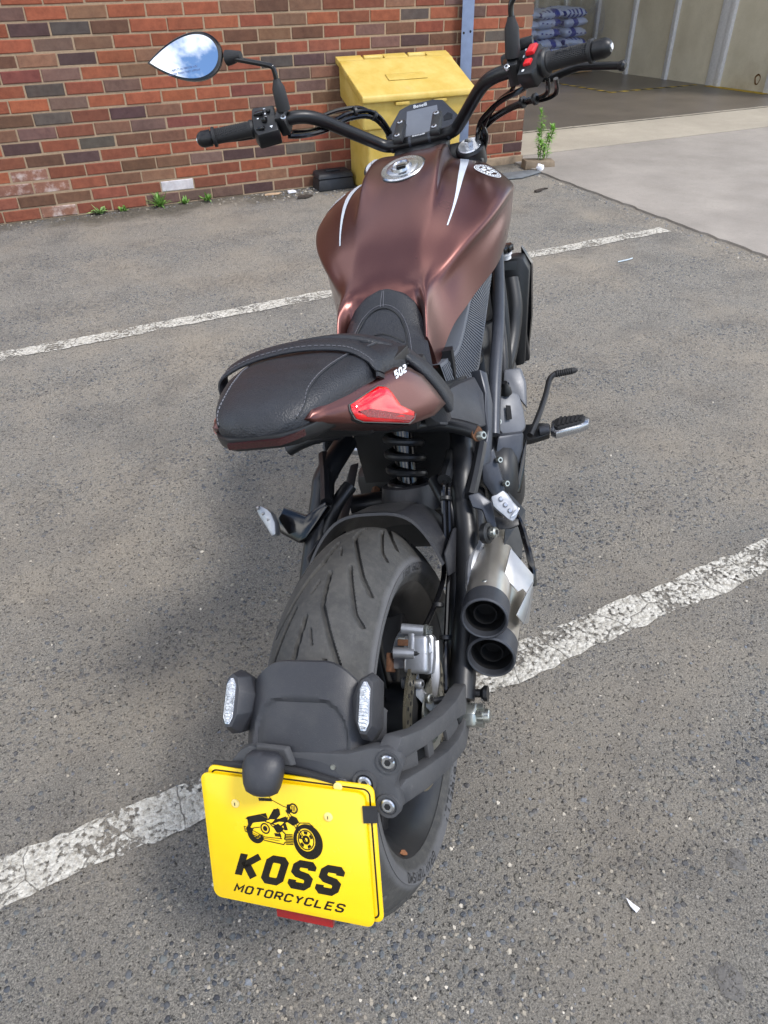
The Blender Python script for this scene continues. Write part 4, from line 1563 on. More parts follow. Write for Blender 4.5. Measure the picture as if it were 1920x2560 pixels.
ring(33.6, 14.2, 20.2, 24.0, 12.6, 15.6, -2.4, 2.2, rot=-.12)
ring(31.2, 16.4, 11.2, 14.0, 9.9, 12.6, rot=-.12)
ring(31.2, 16.4, 5.2, 6.4, 2.2, 2.8, rot=-.12)
for a in (20, 80, 150, 215, 290):
    ring(31.2, 16.4, 9.4, 12.0, 6.4, 7.6, 0, 0, a, a + 34, -.12)
ring(-40.0, 13.8, 12.0, 13.4, 6.5, 8.0, 1.4, 1.6, 140, 345)
ring(-40.0, 14.8, 5.6, 7.0, 4.6, 6.0, 0, 0, 120, 350)
ring(-25.4, 23.3, 6.8, 7.6, 5.0, 5.6)
ring(-25.4, 23.3, 3.2, 3.6, .1, .1)
ring(17.6, 56.8, 6.2, 7.2, 4.2, 5.0)
for k in (-2, 0, 2):
    G.append(mm([(17.1 + k, 53), (18.0 + k, 53), (18.0 + k, 60.5), (17.1 + k, 60.5)]))
ST = [([(-27, 72), (-24.5, 70.8), (-15.2, 69.1), (-12.5, 64.6), (3.4, 58), (9, 57)], .9), ([(-30.5, 62.6), (-11.7, 64.4)], 4.0), ([(-29, 73), (-23, 71.4)], 2.0),
      ([(6.4, 53), (28.6, 11.6)], 1.0), ([(10.6, 52), (32.0, 12.6)], 1.0), ([(8.6, 50), (13.6, 56)], 6.0),
      ([(-55.4, 22), (-27, 11.4), (-2, 12.6)], 1.0), ([(-55, 15), (-27, 6.4), (-1, 5.0), (1.8, 9)], 1.3), ([(-54.8, 18.4), (-30, 9.4), (-6, 9.0)], .7), ([(-56, 22), (-55, 14.6)], 1.2),
      ([(-24, 33), (-8, 30), (3, 20), (1, 12)], 1.6), ([(-17, 30), (-6, 22), (-4, 13)], 1.4), ([(-8, 37), (6, 44)], 1.4), ([(-2, 30), (8, 40)], 2.0),
      ([(-19, 36), (-10, 50), (-4, 54)], 1.2), ([(-47, 29), (-36, 36), (-24, 33)], 1.0), ([(18, 30), (25, 38.5), (37, 40), (43, 36)], 1.2), ([(-44, 21), (-33, 24)], 1.2), ([(-42, 8), (-30, 14)], 1.0)]
for pl, w in ST:
    G += [mm([tuple(p) for p in q_]) for q_ in stroke(pl, w)]
for poly in ([(-19.9, 37.1), (-7.8, 38.4), (-1.6, 45.7), (-2.3, 53.4), (-10.3, 52.2)], [(-53, 33.6), (-45, 37.5), (-48.6, 31)], [(-50, 36.0), (-31.4, 42.0), (-18.6, 37.0), (-24, 33.2), (-38, 30), (-50, 26)], [(-31, 42.3), (-20, 38), (-22, 45)],
             [(-53.6, 18.7), (-49, 27), (-42, 29.5), (-48, 20), (-51, 11)], [(-18, 29.5), (-4, 36), (7, 36.5), (9, 44), (2, 42), (-10, 38)], [(-14, 28), (-6, 33), (2, 27), (-3, 21.5), (-9, 20)], [(2, 25), (7, 26), (5, 35), (1, 32)],
             [(6.6, 37.4), (14, 47), (20.8, 45), (24, 38.6), (15, 33)], [(9, 61), (13, 62), (13, 53), (8, 54)], [(-13, 19), (-4, 19.5), (-3, 15), (-12, 14.5)]):
    G.append(mm(poly))
for k in range(7):
    G.append(mm([(2.2 - k * .05, 5.4 + k * 2.2), (13 - k * .02, 6.6 + k * 2.2), (13, 8.0 + k * 2.2), (2.2 - k * .05, 6.8 + k * 2.2)]))
printed('motorcycle_drawing', G)
for (a, b) in ((-.0651, .0523), (.0646, .0527)):
    s_ = P('plate_screw', MB().lathe(pp(a, b, .0013), PN, [(0, .0058), (.0016, .0056), (.0026, .0042)], 24), CREAM, dp)
    P('slot_shade', MB().loft([[pp(a + x, b + y, .0040) for x, y in ((-.0006, -.002), (.0006, -.002), (.0006, .002), (-.0006, .002))], [pp(a + x, b + y, .0042) for x, y in ((-.0006, -.002), (.0006, -.002), (.0006, .002), (-.0006, .002))]]), PRINT, s_)  # dark bar on the screw head, painted as shade in the groove
P('plate_screw', MB().lathe(pp(.078, .0905, -.0042), PN, [(0, .0058), (.0016, .0056), (.0026, .0042)], 24), CREAM, np_)
strap = [[pp(a, b, e) for a, b, e in ((.111, .052, .0024), (.111, .074, .0024), (.1265, .074, -.001), (.1265, .052, -.001))], [pp(a, b, e) for a, b, e in ((.111, .052, .0036), (.111, .074, .0036), (.1285, .074, -.001), (.1285, .052, -.001))]]
P('plate_strap', MB().loft(strap), BLKNYL)
P('plate_strap', MB().tube([pp(-.10, .096, -.012), pp(-.03, .104, -.004), pp(.03, .104, -.004), pp(.10, .088, -.010)], .004, 8), BLKNYL)
# number plate lamp hood
lc = pp(-.010, .122, 0)
ldir = (PN * .35 - PY * .94).normalized()
lx = PX
ln = lx.cross(ldir).normalized()
if ln.dot(PN) < 0: ln = -ln
rings = []
for tt, rx, rn in ((-.012, .017, .011), (-.006, .025, .017), (.004, .028, .021), (.016, .027, .022), (.027, .0245, .021), (.035, .021, .017), (.039, .013, .011)):
    rings.append([lc + PN * .012 + ldir * tt + lx * rx * math.cos(2 * math.pi * k / 28) + ln * rn * (math.sin(2 * math.pi * k / 28) if math.sin(2 * math.pi * k / 28) > 0 else .5 * math.sin(2 * math.pi * k / 28)) for k in range(28)])
lamp = P('plate_lamp', MB().loft(rings), PLAST, smooth=45)
P('lamp_mount', MB().loft([[pp(a, b, -.012) for a, b in ((-.034, .133), (.014, .133), (.022, .108), (-.034, .106))], [pp(a, b, -.004) for a, b in ((-.030, .131), (.010, .131), (.018, .110), (-.030, .108))]]), CASTG, lamp, bevel=.002)
P('lens', MB().lathe(lc + PN * .012 + ldir * .037, ldir, [(0, .010), (.003, .008)], 16), LENS, lamp)
# reflector below the plate
P('reflector', MB().loft([[pp(a, b, -.020) for a, b in ((-.030, -.113), (.050, -.113), (.050, -.085), (-.030, -.085))], [pp(a, b, -.012) for a, b in ((-.030, -.113), (.050, -.113), (.050, -.085), (-.030, -.085))]]), mat_plain('plate_reflector_red', lin(150, 18, 22), .22, var=.1, bump=(700, .5, .001), coat=.5), bevel=.001)
P('reflector_frame', MB().loft([[pp(a, b, -.026) for a, b in ((-.034, -.102), (.054, -.102), (.054, -.07), (-.034, -.07))], [pp(a, b, -.021) for a, b in ((-.034, -.102), (.054, -.102), (.054, -.07), (-.034, -.07))]]), PLASTD)

# ------------------------------------------------------------------ brake caliper
cal = P('brake_caliper', MB().poly3([(.066, .046, .462), (.103, .050, .459), (.118, .042, .447), (.118, .020, .427), (.115, .000, .409), (.104, -.002, .409), (.090, .006, .418), (.056, -.003, .421), (.048, .004, .432), (.058, .032, .455)], (-.004, .022, -.024)), ALU, bevel=.003)
P('body_block', MB().box((.094, .020, .432), (.040, .060, .040), Matrix.Rotation(math.radians(42), 3, 'X')), ALU, cal, bevel=.007, seg=3)
P('bore', MB().cyl((.072, .036, .472), (.106, .038, .466), .0085, n=20), ALU, cal)
P('bore', MB().cyl((.060, .006, .449), (.092, .010, .444), .0092, n=20), ALU, cal)
P('banjo_bolt', MB().lathe((.106, .038, .466), (1, .05, -.1), [(0, .008), (.004, .010), (.006, .010), (.006, .0075), (.014, .0075)], 6), ZINC, cal)
P('bleed_nipple', MB().lathe((.092, .010, .444), (1, .05, -.1), [(0, .006), (.006, .006), (.006, .0055), (.018, .0055), (.020, .004)], 14), PLASTD, cal)
P('bridge', MB().box((.088, .022, .457), (.010, .036, .010), Matrix.Rotation(math.radians(40), 3, 'X')), ALU, cal, bevel=.002)
P('pad', MB().box((.076, .022, .455), (.020, .010, .012), Matrix.Rotation(math.radians(40), 3, 'X')), RUSTY, cal, bevel=.001)
P('pad_pin', MB().cyl((.066, .026, .460), (.090, .028, .457), .0028, n=10), ZINC, cal)
P('pad', MB().box((.052, .003, .430), (.008, .030, .028), Matrix.Rotation(math.radians(40), 3, 'X')), RUSTY, cal, bevel=.002)
P('body_rib', MB().poly3([(.097, .048, .4625), (.104, .050, .461), (.117, .022, .434), (.110, .018, .432)], (.002, -.004, .006)), ALU, cal, bevel=.001)
P('body_rib', MB().poly3([(.066, .012, .437), (.092, .014, .434), (.112, .004, .416), (.104, .0, .413), (.086, .009, .424)], (.001, -.004, .004)), ALU, cal, bevel=.001)
P('caliper_bracket', MB().poly3([(.074, .010, .406), (.087, .012, .405), (.091, -.004, .389), (.098, -.011, .381), (.111, -.018, .366), (.114, -.002, .34), (.104, -.024, .345), (.092, -.022, .371), (.075, -.012, .386), (.070, -.006, .394)], (-.003, .012, -.012)), ALU, bevel=.002)
P('caliper_plate', MB().poly3([(.106, .054, .425), (.119, .058, .423), (.119, .02, .38), (.115, -.003, .362), (.108, -.007, .360), (.106, .013, .385)], (.0, .004, -.004)), SHIELD, bevel=.001)
bolt((.088, -.006, .392), (1, -.1, .1), .008, .010, ALU)
bolt((.070, -.006, .393), (-1, 0, 0), .009, .006, ALU)
bolt((.104, -.018, .372), (1, -.3, .3), .008, .008, ZINC)
P('speed_sensor', MB().cyl((.112, -.018, .366), (.140, -.008, .362), .006, n=12), PLASTD)
for nm, pts, r in (('brake_hose', [(.085, .62, .62), (.098, .50, .58), (.112, .39, .560), (.112, .31, .562), (.112, .282, .545), (.112, .233, .490), (.112, .20, .466), (.112, .165, .452), (.110, .110, .455), (.108, .065, .462), (.106, .045, .466)], .0046),
                   ('sensor_cable', [(.09, .62, .60), (.108, .50, .575), (.120, .39, .556), (.120, .31, .556), (.120, .282, .537), (.120, .233, .486), (.120, .20, .460), (.121, .15, .438), (.124, .10, .420), (.126, .06, .405), (.128, .03, .390), (.130, -.002, .366)], .0042)):
    P(nm, MB().tube(pts, r, 8, 5), GLOSSB)
for p in ((.116, .282, .545), (.116, .205, .468), (.114, .110, .452), (.125, .075, .412)):
    P('cable_tie', MB().lathe((p[0], p[1], p[2]), (0, .7, .6), [(-.004, .0085), (-.003, .0105), (.003, .0105), (.004, .0085)], 14), PLASTD)
P('hose_sleeve', MB().tube([(.113, .40, .566), (.113, .35, .566), (.113, .31, .566)], .013, 10), PLASTD)

# ------------------------------------------------------------------ exhaust
ex = []
for (a, b, R_, nm) in (((.200, .059, .469), (.186, .290, .424), .0365, 'upper'), ((.199, .050, .392), (.196, .290, .352), .0390, 'lower')):
    a, b = Vector(a), Vector(b)
    L = (b - a).length
    d = (b - a).normalized()
    can = P('silencer', MB().lathe(a + d * .040, d, [(0, R_ - .003), (0, R_ - .001), (L - .066, R_ - .001), (L - .040, R_ - .010), (L - .028, R_ - .018)], 40), STEEL)
    P('tip', MB().lathe(a, d, [(.012, R_ - .006), (.001, R_ - .004), (0, R_ - .002), (.002, R_ + .0005), (.040, R_ + .0005), (.042, R_ - .001)], 48, False, False), TIPG, can)
    P('liner', MB().lathe(a, d, [(.012, R_ - .006), (.036, R_ - .008), (.037, .012)], 40, False, False), SOOT, can)
    P('inner_pipe', MB().lathe(a, d, [(.037, .0185), (.014, .0185), (.014, .0165), (.0385, .0160)], 32, False, True), SOOT, can)
    P('rivet', MB().lathe(a + d * .056 + MB.frame(d)[1] * (R_ - .001) * 1, MB.frame(d)[1], [(0, .004), (.001, .003)], 12), ZINC, can)
sh1 = [(.229, .211, .485), (.262, .193, .441), (.263, .182, .435), (.253, .155, .434), (.248, .159, .440), (.241, .149, .443), (.221, .158, .469)]
shd = P('heat_shield', MB().poly3(sh1, (-.0018, .0006, -.0016)), SHIELD, bevel=.0006)
sh2 = [(.2635, .181, .436), (.256, .141, .417), (.248, .112, .406), (.240, .111, .428), (.247, .131, .432), (.254, .153, .435)]
P('shield_facet', MB().poly3(sh2, (-.002, .0006, -.001)), SHIELD, shd, bevel=.0006)
P('shield_side', MB().poly3([(.263, .194, .440), (.256, .140, .416), (.248, .112, .405), (.247, .16, .36), (.250, .24, .36), (.256, .235, .41)], (-.002, 0, 0)), SHIELD, shd)
P('hanger', MB().tube([(.168, .245, .470), (.160, .20, .462), (.160, .165, .440), (.165, .15, .42)], .010, 10), ALU)
P('rubber_mount', MB().lathe((.180, .235, .500), (1, -.25, .2), [(0, .012), (.003, .018), (.012, .018), (.015, .012), (.018, .012)], 24), PLASTD)
bolt((.197, .232, .504), (1, -.25, .2), .009, .010, ZINC)
P('link_pipe', MB().tube([(.188, .285, .425), (.18, .36, .40), (.15, .45, .34), (.08, .60, .27), (.0, .75, .24)], .024, 14), STEEL)
P('link_pipe', MB().tube([(.196, .285, .353), (.17, .38, .31), (.10, .50, .26), (.03, .66, .24)], .024, 14), STEEL)
P('drain_hose', MB().tube([(.205, .33, .49), (.235, .29, .485), (.250, .245, .465), (.258, .215, .44), (.259, .20, .41)], .006, 8), GLOSSB)
P('link_shield', MB().poly3([(.205, .40, .47), (.235, .38, .44), (.235, .26, .42), (.21, .25, .46)], (-.002, 0, -.004)), PLASTD)

# ------------------------------------------------------------------ pillion pegs
pb = P('peg_bracket', MB().poly3([(.158, .277, .553), (.175, .286, .552), (.196, .281, .533), (.203, .253, .497), (.189, .250, .503), (.180, .268, .527), (.165, .264, .536)], (-.004, .014, -.012)), FRAMEG, bevel=.003)
P('bracket_leg', MB().tube([(.160, .285, .545), (.165, .34, .56), (.168, .41, .575)], .011, 8), FRAMEB, pb)
P('bracket_arm', MB().poly3([(.190, .280, .502), (.236, .284, .492), (.238, .274, .485), (.222, .266, .484), (.196, .262, .487)], (0, .012, -.010)), PLASTD, pb, bevel=.002)


def peg(pts, off, name):
    m = MB().poly3(pts, off)
    return P(name, m, ALU, bevel=.003, seg=2)


pg = peg([(.201, .259, .560), (.210, .264, .560), (.221, .272, .563), (.228, .270, .556), (.236, .262, .545), (.246, .257, .533), (.241, .246, .524), (.235, .239, .519), (.227, .240, .525), (.214, .246, .536), (.204, .250, .545)], (-.004, .012, -.012), 'pillion_peg')
for k in range(3):
    P('grip_stud', MB().lathe((.217 + k * .007, .259 - k * .005, .553 - k * .009), (.3, -.7, .65), [(0, .0045), (.003, .003)], 10), ALUB, pg)
P('peg_lip', MB().poly3([(.229, .243, .523), (.2405, .247, .527), (.246, .256, .534), (.241, .254, .5345), (.233, .246, .528)], (.002, -.005, .0045)), ALUB, pg, bevel=.001)
pb = P('peg_bracket', MB().poly3([(-.215, .268, .533), (-.203, .284, .549), (-.151, .261, .542), (-.107, .272, .564), (-.103, .262, .556), (-.150, .234, .510), (-.168, .229, .501), (-.212, .250, .512)], (0, .016, -.014)), GLOSSB, bevel=.004)
P('bracket_leg', MB().tube([(-.11, .28, .555), (-.13, .35, .57), (-.15, .41, .58)], .012, 8), FRAMEB, pb)
pg = peg([(-.249, .261, .560), (-.239, .265, .568), (-.222, .256, .565), (-.213, .250, .560), (-.204, .237, .547), (-.202, .220, .531), (-.212, .220, .527), (-.226, .236, .540), (-.240, .250, .551)], (.002, .012, -.012), 'pillion_peg')
for k in range(3):
    P('grip_tooth', MB().box((-.243 + k * .012, .262 - k * .009, .565 - k * .008), (.005, .006, .006)), ALUB, pg, bevel=.001)

# ------------------------------------------------------------------ tail, seats
def side_pts(lst, s):
    return [(s * a, b, c) for a, b, c in lst]


PAN = [(.066, -.026, .885), (.067, -.014, .890), (.098, .079, .875), (.126, .159, .857), (.137, .184, .844), (.150, .203, .820), (.161, .210, .793), (.172, .214, .764), (.162, .177, .766), (.140, .119, .785), (.107, .052, .828), (.072, -.017, .874)]
LIT = [(.090, .038, .864), (.109, .098, .857), (.115, .110, .850), (.120, .113, .838), (.127, .114, .817), (.140, .131, .795), (.139, .123, .791), (.135, .110, .792), (.100, .041, .837), (.095, .032, .847), (.091, .034, .858)]
PNN = Vector((1, -.27, .35)).normalized()


def inset(pts, k):
    c = sum((Vector(p) for p in pts), Vector()) / len(pts)
    return [c + (Vector(p) - c) * k for p in pts]


tail = None
for s in (1, -1):
    n_ = Vector((s * PNN.x, PNN.y, PNN.z))
    base = [Vector(p) for p in side_pts(PAN, s)]
    rings = [[p - n_ * .030 + Vector((-s * .012, 0, 0)) for p in base], [p - n_ * .004 for p in base], inset([p for p in base], .965), [p + n_ * .004 for p in inset(base, .80)], [p + n_ * .0055 for p in inset(base, .45)]]
    pan = P('side_panel', MB().loft(rings), MAROON, smooth=50, label='maroon tail side panel with red lamp')
    lb = [Vector(p) for p in side_pts(LIT, s)]
    P('lamp_surround', MB().loft([[p + n_ * .000 for p in inset(lb, 1.08)], [p + n_ * .0065 for p in inset(lb, 1.05)], [p + n_ * .0065 for p in inset(lb, .98)]]), GLOSSB, pan)
    P('tail_lamp', MB().loft([[p + n_ * .004 for p in lb], [p + n_ * .0085 for p in inset(lb, .985)], [p + n_ * .0125 for p in inset(lb, .86)], [p + n_ * .0140 for p in inset(lb, .5)]]), REDL, pan, smooth=55)
    det = [(.0950, .037, .8535), (.1005, .0445, .8400), (.134, .1085, .7955), (.1375, .1205, .7950), (.1305, .109, .8045), (.1045, .055, .8455)]
    P('lamp_detail', MB().loft([[Vector((s * a, b, c)) + n_ * .0100 for a, b, c in det], [Vector((s * a, b, c)) + n_ * .0128 for a, b, c in det]]), mat_plain('lamp_inner_red', lin(120, 8, 14), .15, var=.35, scale=260, bump=(420, .8, .002), coat=.8), pan)
    # model number
    o_ = Vector((s * .1232, .1375, .8462)) + n_ * .0060
    xd = (Vector((s * .133, .170, .8425)) - Vector((s * .1215, .132, .8475))).normalized()
    if s < 0: o_, xd = o_ + xd * .036, -xd
    yd = n_.cross(xd).normalized()
    qs, W = word('502', .0105, 1.9, .9, .35)
    k = .032 / W
    P('lettering', flat_mb(qs, lambda x, y: o_ + xd * x * k + yd * y), WHITEM, pan, fix=False)
    qs, W = word('C', .0085, .5, .9, .35)
    P('lettering', flat_mb(qs, lambda x, y: o_ + xd * (x + .034) + yd * (y + .001)), PLASTD, pan, fix=False)

# pillion cushion: superellipse sections
PS = [(.235, .128, .868, .832), (.20, .127, .882, .836), (.15, .121, .896, .844), (.10, .110, .906, .853), (.05, .094, .911, .861), (.01, .079, .910, .867), (-.02, .063, .905, .872), (-.035, .050, .899, .875), (-.043, .036, .892, .876), (-.047, .022, .885, .877), (-.0485, .008, .880, .8775)]


def pil(y, th):
    ys = [p[0] for p in PS][::-1]
    w = float(np.interp(y, ys, [p[1] for p in PS][::-1])); zt = float(np.interp(y, ys, [p[2] for p in PS][::-1])); zb = float(np.interp(y, ys, [p[3] for p in PS][::-1]))
    c, s_ = math.cos(th), math.sin(th)
    x = w * math.copysign(abs(c) ** .62, c)
    z = zb + (zt - zb) * abs(s_) ** .55 + .004 * s_ ** 8
    return Vector((x, y, z))


ysamp = list(np.linspace(.235, -.043, 34)) + [-.0455, -.047, -.0485]
NT_ = 33
rings = []
for y in ysamp:
    rings.append([pil(y, math.pi - math.pi * k / (NT_ - 1)) for k in range(NT_)])
m = MB().loft(rings, closed=False)
e = rings[-1]
m.add(e, [tuple(range(NT_))])
m.add(rings[0], [tuple(range(NT_))])
pseat = P('pillion_seat', m, SEAT, smooth=60)


def on_pil(path, name, r=.0009, dash=True):
    pts = [pil(y, th) for y, th in path]
    C = crom(pts, 10)
    m = MB()
    c0 = Vector((0, .1, .86))
    C = [p + (p - Vector((0, p.y, .865))).normalized() * .0007 for p in C]
    if not dash:
        m.tube(C, r, 6, 1, False)
    else:
        tot = 0
        seg = [C[0]]
        for a, b in zip(C[:-1], C[1:]):
            seg.append(b)
        n = max(2, int(sum((b - a).length for a, b in zip(C[:-1], C[1:])) / .0065))
        L = [0]
        for a, b in zip(C[:-1], C[1:]): L.append(L[-1] + (b - a).length)

        def at_(s):
            i = min(len(C) - 2, max(0, int(np.searchsorted(L, s)) - 1))
            f = (s - L[i]) / max(1e-9, L[i + 1] - L[i])
            return C[i] + (C[i + 1] - C[i]) * f
        for k in range(n):
            s0 = L[-1] * k / n
            s1 = s0 + L[-1] / n * .66
            m.tube([at_(s0), at_(s1)], r, 5, 1, False)
    return P(name, m, STITCH if dash else PLASTD, pseat)


R_SEAM = [(.20, .62 * math.pi / 2), (.12, .66 * math.pi / 2), (.06, .66 * math.pi / 2), (.015, .60 * math.pi / 2), (-.012, .40 * math.pi / 2), (-.030, .22 * math.pi / 2)]
on_pil(R_SEAM, 'stitching')
on_pil([(y, th - .03) for y, th in R_SEAM], 'seam_piping', .0015, False)
on_pil([(y, math.pi - th) for y, th in R_SEAM], 'stitching')
on_pil([(y, math.pi - th + .03) for y, th in R_SEAM], 'seam_piping', .0015, False)

# grab strap across the pillion seat
def ribbon(path, wdir, w, th, name, mat, parent, lift=0.0):
    C = crom([Vector(p) for p in path], 8)
    rings = []
    for i, p in enumerate(C):
        d = (C[min(i + 1, len(C) - 1)] - C[max(i - 1, 0)]).normalized()
        wv = (Vector(wdir) - d * d.dot(Vector(wdir))).normalized()
        nv = d.cross(wv).normalized()
        if nv.z < 0: nv = -nv
        f = i / (len(C) - 1)
        rings.append([p + wv * (w / 2) * a + nv * (th / 2) * b for a, b in ((-1, -.4), (-.85, -1), (.85, -1), (1, -.4), (1, .4), (.85, 1), (-.85, 1), (-1, .4))])
    return P(name, MB().loft(rings), mat, parent, smooth=50)


spath = [(-.122, .128, .846), (-.128, .128, .864), (-.119, .132, .889), (-.07, .140, .905), (0, .144, .9105), (.07, .138, .905), (.104, .128, .890), (.116, .118, .876), (.117, .110, .864)]
gs = ribbon(spath, (0, 1, .1), .030, .005, 'grab_strap', SEAT, None)
C = crom([Vector(p) for p in spath], 8)
for off in (-.009, .009):
    m = MB()
    for i in range(6, len(C) - 6):
        p = C[i]
        d = (C[i + 1] - C[i])
        m.tube([p + Vector((0, off, .0030)), p + Vector((0, off, .0030)) + d * .6], .0005, 5, 1, False)
    P('stitching', m, STITCH, gs)

# tail tray and rear reflector
tr_ = []
for (y, w, zt_, zb_) in ((.22, .132, .862, .80), (.12, .112, .866, .82), (.04, .092, .870, .838), (-.01, .075, .874, .850), (-.035, .058, .878, .856), (-.050, .036, .880, .862)):
    tr_.append([(-w, y, zt_), (-w * .96, y, zb_ + .008), (-w * .8, y, zb_), (w * .8, y, zb_), (w * .96, y, zb_ + .008), (w, y, zt_)])
tray = P('tail_tray', MB().loft(tr_), PLASTD, bevel=.003, smooth=40)
rf = []
for x in np.linspace(-.036, .060, 12):
    yb = float(np.interp(abs(x), [0, .036, .058, .075], [-.0515, -.0515, -.0365, -.0115]))
    rf.append([(x, yb - .001, .8755), (x, yb - .001, .8675)])
P('rear_reflector', MB().loft([[(a[0], a[1] - .0015, a[2]), (b[0], b[1] - .0015, b[2]), (b[0], b[1] + .002, b[2]), (a[0], a[1] + .002, a[2])] for a, b in rf]), DARKRED, tray)
P('under_tail_box', MB().loft([[(-.07, .10, .785), (.09, .10, .785), (.09, .30, .735), (-.07, .30, .735)], [(-.085, .07, .845), (.105, .07, .845), (.115, .30, .80), (-.085, .30, .80)]]), PLASTD, bevel=.008)
P('under_tail_box', MB().box((.02, .33, .735), (.17, .14, .08)), PLASTD, bevel=.01)
for s in (1, -1):
    P('subframe_tube', MB().tube([(s * .04, .30, .70), (s * .073, .345, .664), (s * .118, .347, .659), (s * .154, .341, .652), (s * .179, .336, .643)], .0135, 12), FRAMEB)
    P('subframe_tube', MB().tube([(s * .09, .22, .79), (s * .10, .38, .71), (s * .11, .52, .65), (s * .13, .70, .62)], .013, 10), FRAMEB)
bolt((.184, .330, .638), (.8, -.4, .3), .008, .012, ZINC)
P('rusty_washer', MB().lathe((.180, .333, .641), (.8, -.4, .3), [(0, .0135), (.003, .0135)], 20), RUSTY)

# rider seat
RS = [  # y, half width, centre z, edge z
    (.574, .022, .838, .830), (.568, .044, .835, .824), (.556, .061, .827, .811), (.535, .074, .812, .790), (.51, .083, .795, .770), (.48, .090, .782, .757), (.42, .105, .765, .742), (.36, .126, .757, .734), (.31, .146, .762, .734), (.275, .158, .780, .738), (.25, .158, .812, .742), (.235, .140, .843, .755), (.225, .122, .864, .79)]


def rseat(y, u):
    ys = [p[0] for p in RS][::-1]
    g_ = lambda i: float(np.interp(y, ys, [p[i] for p in RS][::-1]))
    w, zc_, ze = g_(1), g_(2), g_(3)
    z = zc_ - (zc_ - ze) * abs(u) ** 3.0
    return Vector((w * u, y, z))


yy = list(np.linspace(.574, .225, 60))
rings = [[rseat(y, u) for u in np.linspace(-1, 1, 29)] for y in yy]
m = MB().loft(rings, closed=False)
low = [[Vector((p.x * 1.0, p.y, p.z - .03)) for p in (r[0], r[-1])] for r in rings]
m.loft([[r[0], l[0]] for r, l in zip(rings, low)], closed=False)
m.loft([[l[1], r[-1]] for r, l in zip(rings, low)], closed=False)
rs_ = P('rider_seat', m, SEAT, smooth=60)
bol = [(-.166, .252, .744), (-.158, .246, .775), (-.140, .234, .818), (-.108, .226, .856), (-.056, .222, .880), (0, .222, .886), (.056, .222, .880), (.108, .226, .856), (.140, .234, .818), (.158, .246, .775), (.166, .252, .744)]
ribbon(bol, (0, 1, -.35), .044, .012, 'seat_bolster', SEAT, rs_)


def seat_line(path, name, mat, r, dash):
    C = crom([rseat(y, u) + Vector((0, 0, .0008)) for y, u in path], 12)
    m = MB()
    if dash:
        for i in range(0, len(C) - 1):
            m.tube([C[i], C[i] + (C[i + 1] - C[i]) * .6], r, 5, 1, False)
    else:
        m.tube(C, r, 6, 1, False)
    P(name, m, mat, rs_)


inner = [(.28, -.70), (.36, -.64), (.44, -.62), (.485, -.58), (.518, -.46), (.533, -.24), (.537, 0), (.533, .24), (.518, .46), (.485, .58), (.44, .62), (.36, .64), (.28, .70)]
seat_line(inner, 'seam_piping', PLASTD, .0016, False)
seat_line([(y + .006, u * 1.10) for y, u in inner], 'stitching', STITCH, .0007, True)
for yl in (.480, .415, .350):
    seat_line([(yl - .02, -.55), (yl, -.2), (yl + .004, 0), (yl, .2), (yl - .02, .55)], 'seam_piping', PLASTD, .0014, False)
for u in (-.04, .04):
    seat_line([(.540, u), (.555, u), (.570, u)], 'stitching', STITCH, .0007, True)

# ------------------------------------------------------------------ tank
TK = [
    (.485, [(0, .695), (.04, .697), (.073, .712), (.079, .742), (.084, .762), (.089, .767), (.093, .753), (.096, .733), (.098, .703)]),
    (.53, [(0, .768), (.04, .769), (.073, .770), (.078, .796), (.083, .811), (.089, .814), (.093, .792), (.098, .758), (.103, .718)]),
    (.57, [(0, .822), (.03, .823), (.054, .828), (.068, .833), (.080, .836), (.091, .828), (.097, .804), (.104, .770), (.111, .733)]),
    (.60, [(0, .846), (.03, .847), (.053, .848), (.070, .848), (.086, .845), (.099, .833), (.105, .808), (.113, .776), (.120, .744)]),
    (.64, [(0, .870), (.034, .870), (.062, .869), (.079, .866), (.102, .858), (.121, .847), (.122, .822), (.129, .788), (.135, .754)]),
    (.69, [(0, .899), (.036, .899), (.066, .898), (.086, .893), (.122, .882), (.150, .866), (.147, .840), (.149, .802), (.152, .765)]),
    (.77, [(0, .938), (.04, .938), (.076, .935), (.095, .928), (.144, .912), (.188, .886), (.180, .858), (.182, .820), (.180, .778)]),
    (.86, [(0, .973), (.04, .974), (.083, .979), (.093, .960), (.162, .941), (.214, .904), (.206, .874), (.206, .836), (.193, .788)]),
    (.95, [(0, .996), (.04, .996), (.081, 1.001), (.090, .970), (.166, .951), (.220, .904), (.216, .876), (.209, .838), (.196, .795)]),
    (1.04, [(0, .998), (.04, .997), (.076, .997), (.085, .966), (.152, .943), (.202, .889), (.205, .866), (.196, .836), (.184, .798)]),
    (1.11, [(0, .978), (.04, .975), (.066, .967), (.079, .946), (.126, .920), (.167, .870), (.169, .850), (.160, .825), (.155, .795)]),
    (1.16, [(0, .935), (.035, .933), (.058, .923), (.069, .905), (.102, .885), (.132, .850), (.132, .838), (.126, .820), (.122, .795)])]
TY = [t_[0] for t_ in TK]
TP = np.array([t_[1] for t_ in TK])


def cr1(vals, x):
    """Catmull-Rom through vals at integer knots"""
    n = len(vals)
    x = min(max(x, 0), n - 1 - 1e-9)
    i = int(x); f = x - i
    p1, p2 = vals[i], vals[i + 1]
    p0 = vals[i - 1] if i > 0 else 2 * p1 - p2
    p3 = vals[i + 2] if i + 2 < n else 2 * p2 - p1
    return .5 * (2 * p1 + (p2 - p0) * f + (2 * p0 - 5 * p1 + 4 * p2 - p3) * f * f + (3 * p1 - p0 - 3 * p2 + p3) * f ** 3)


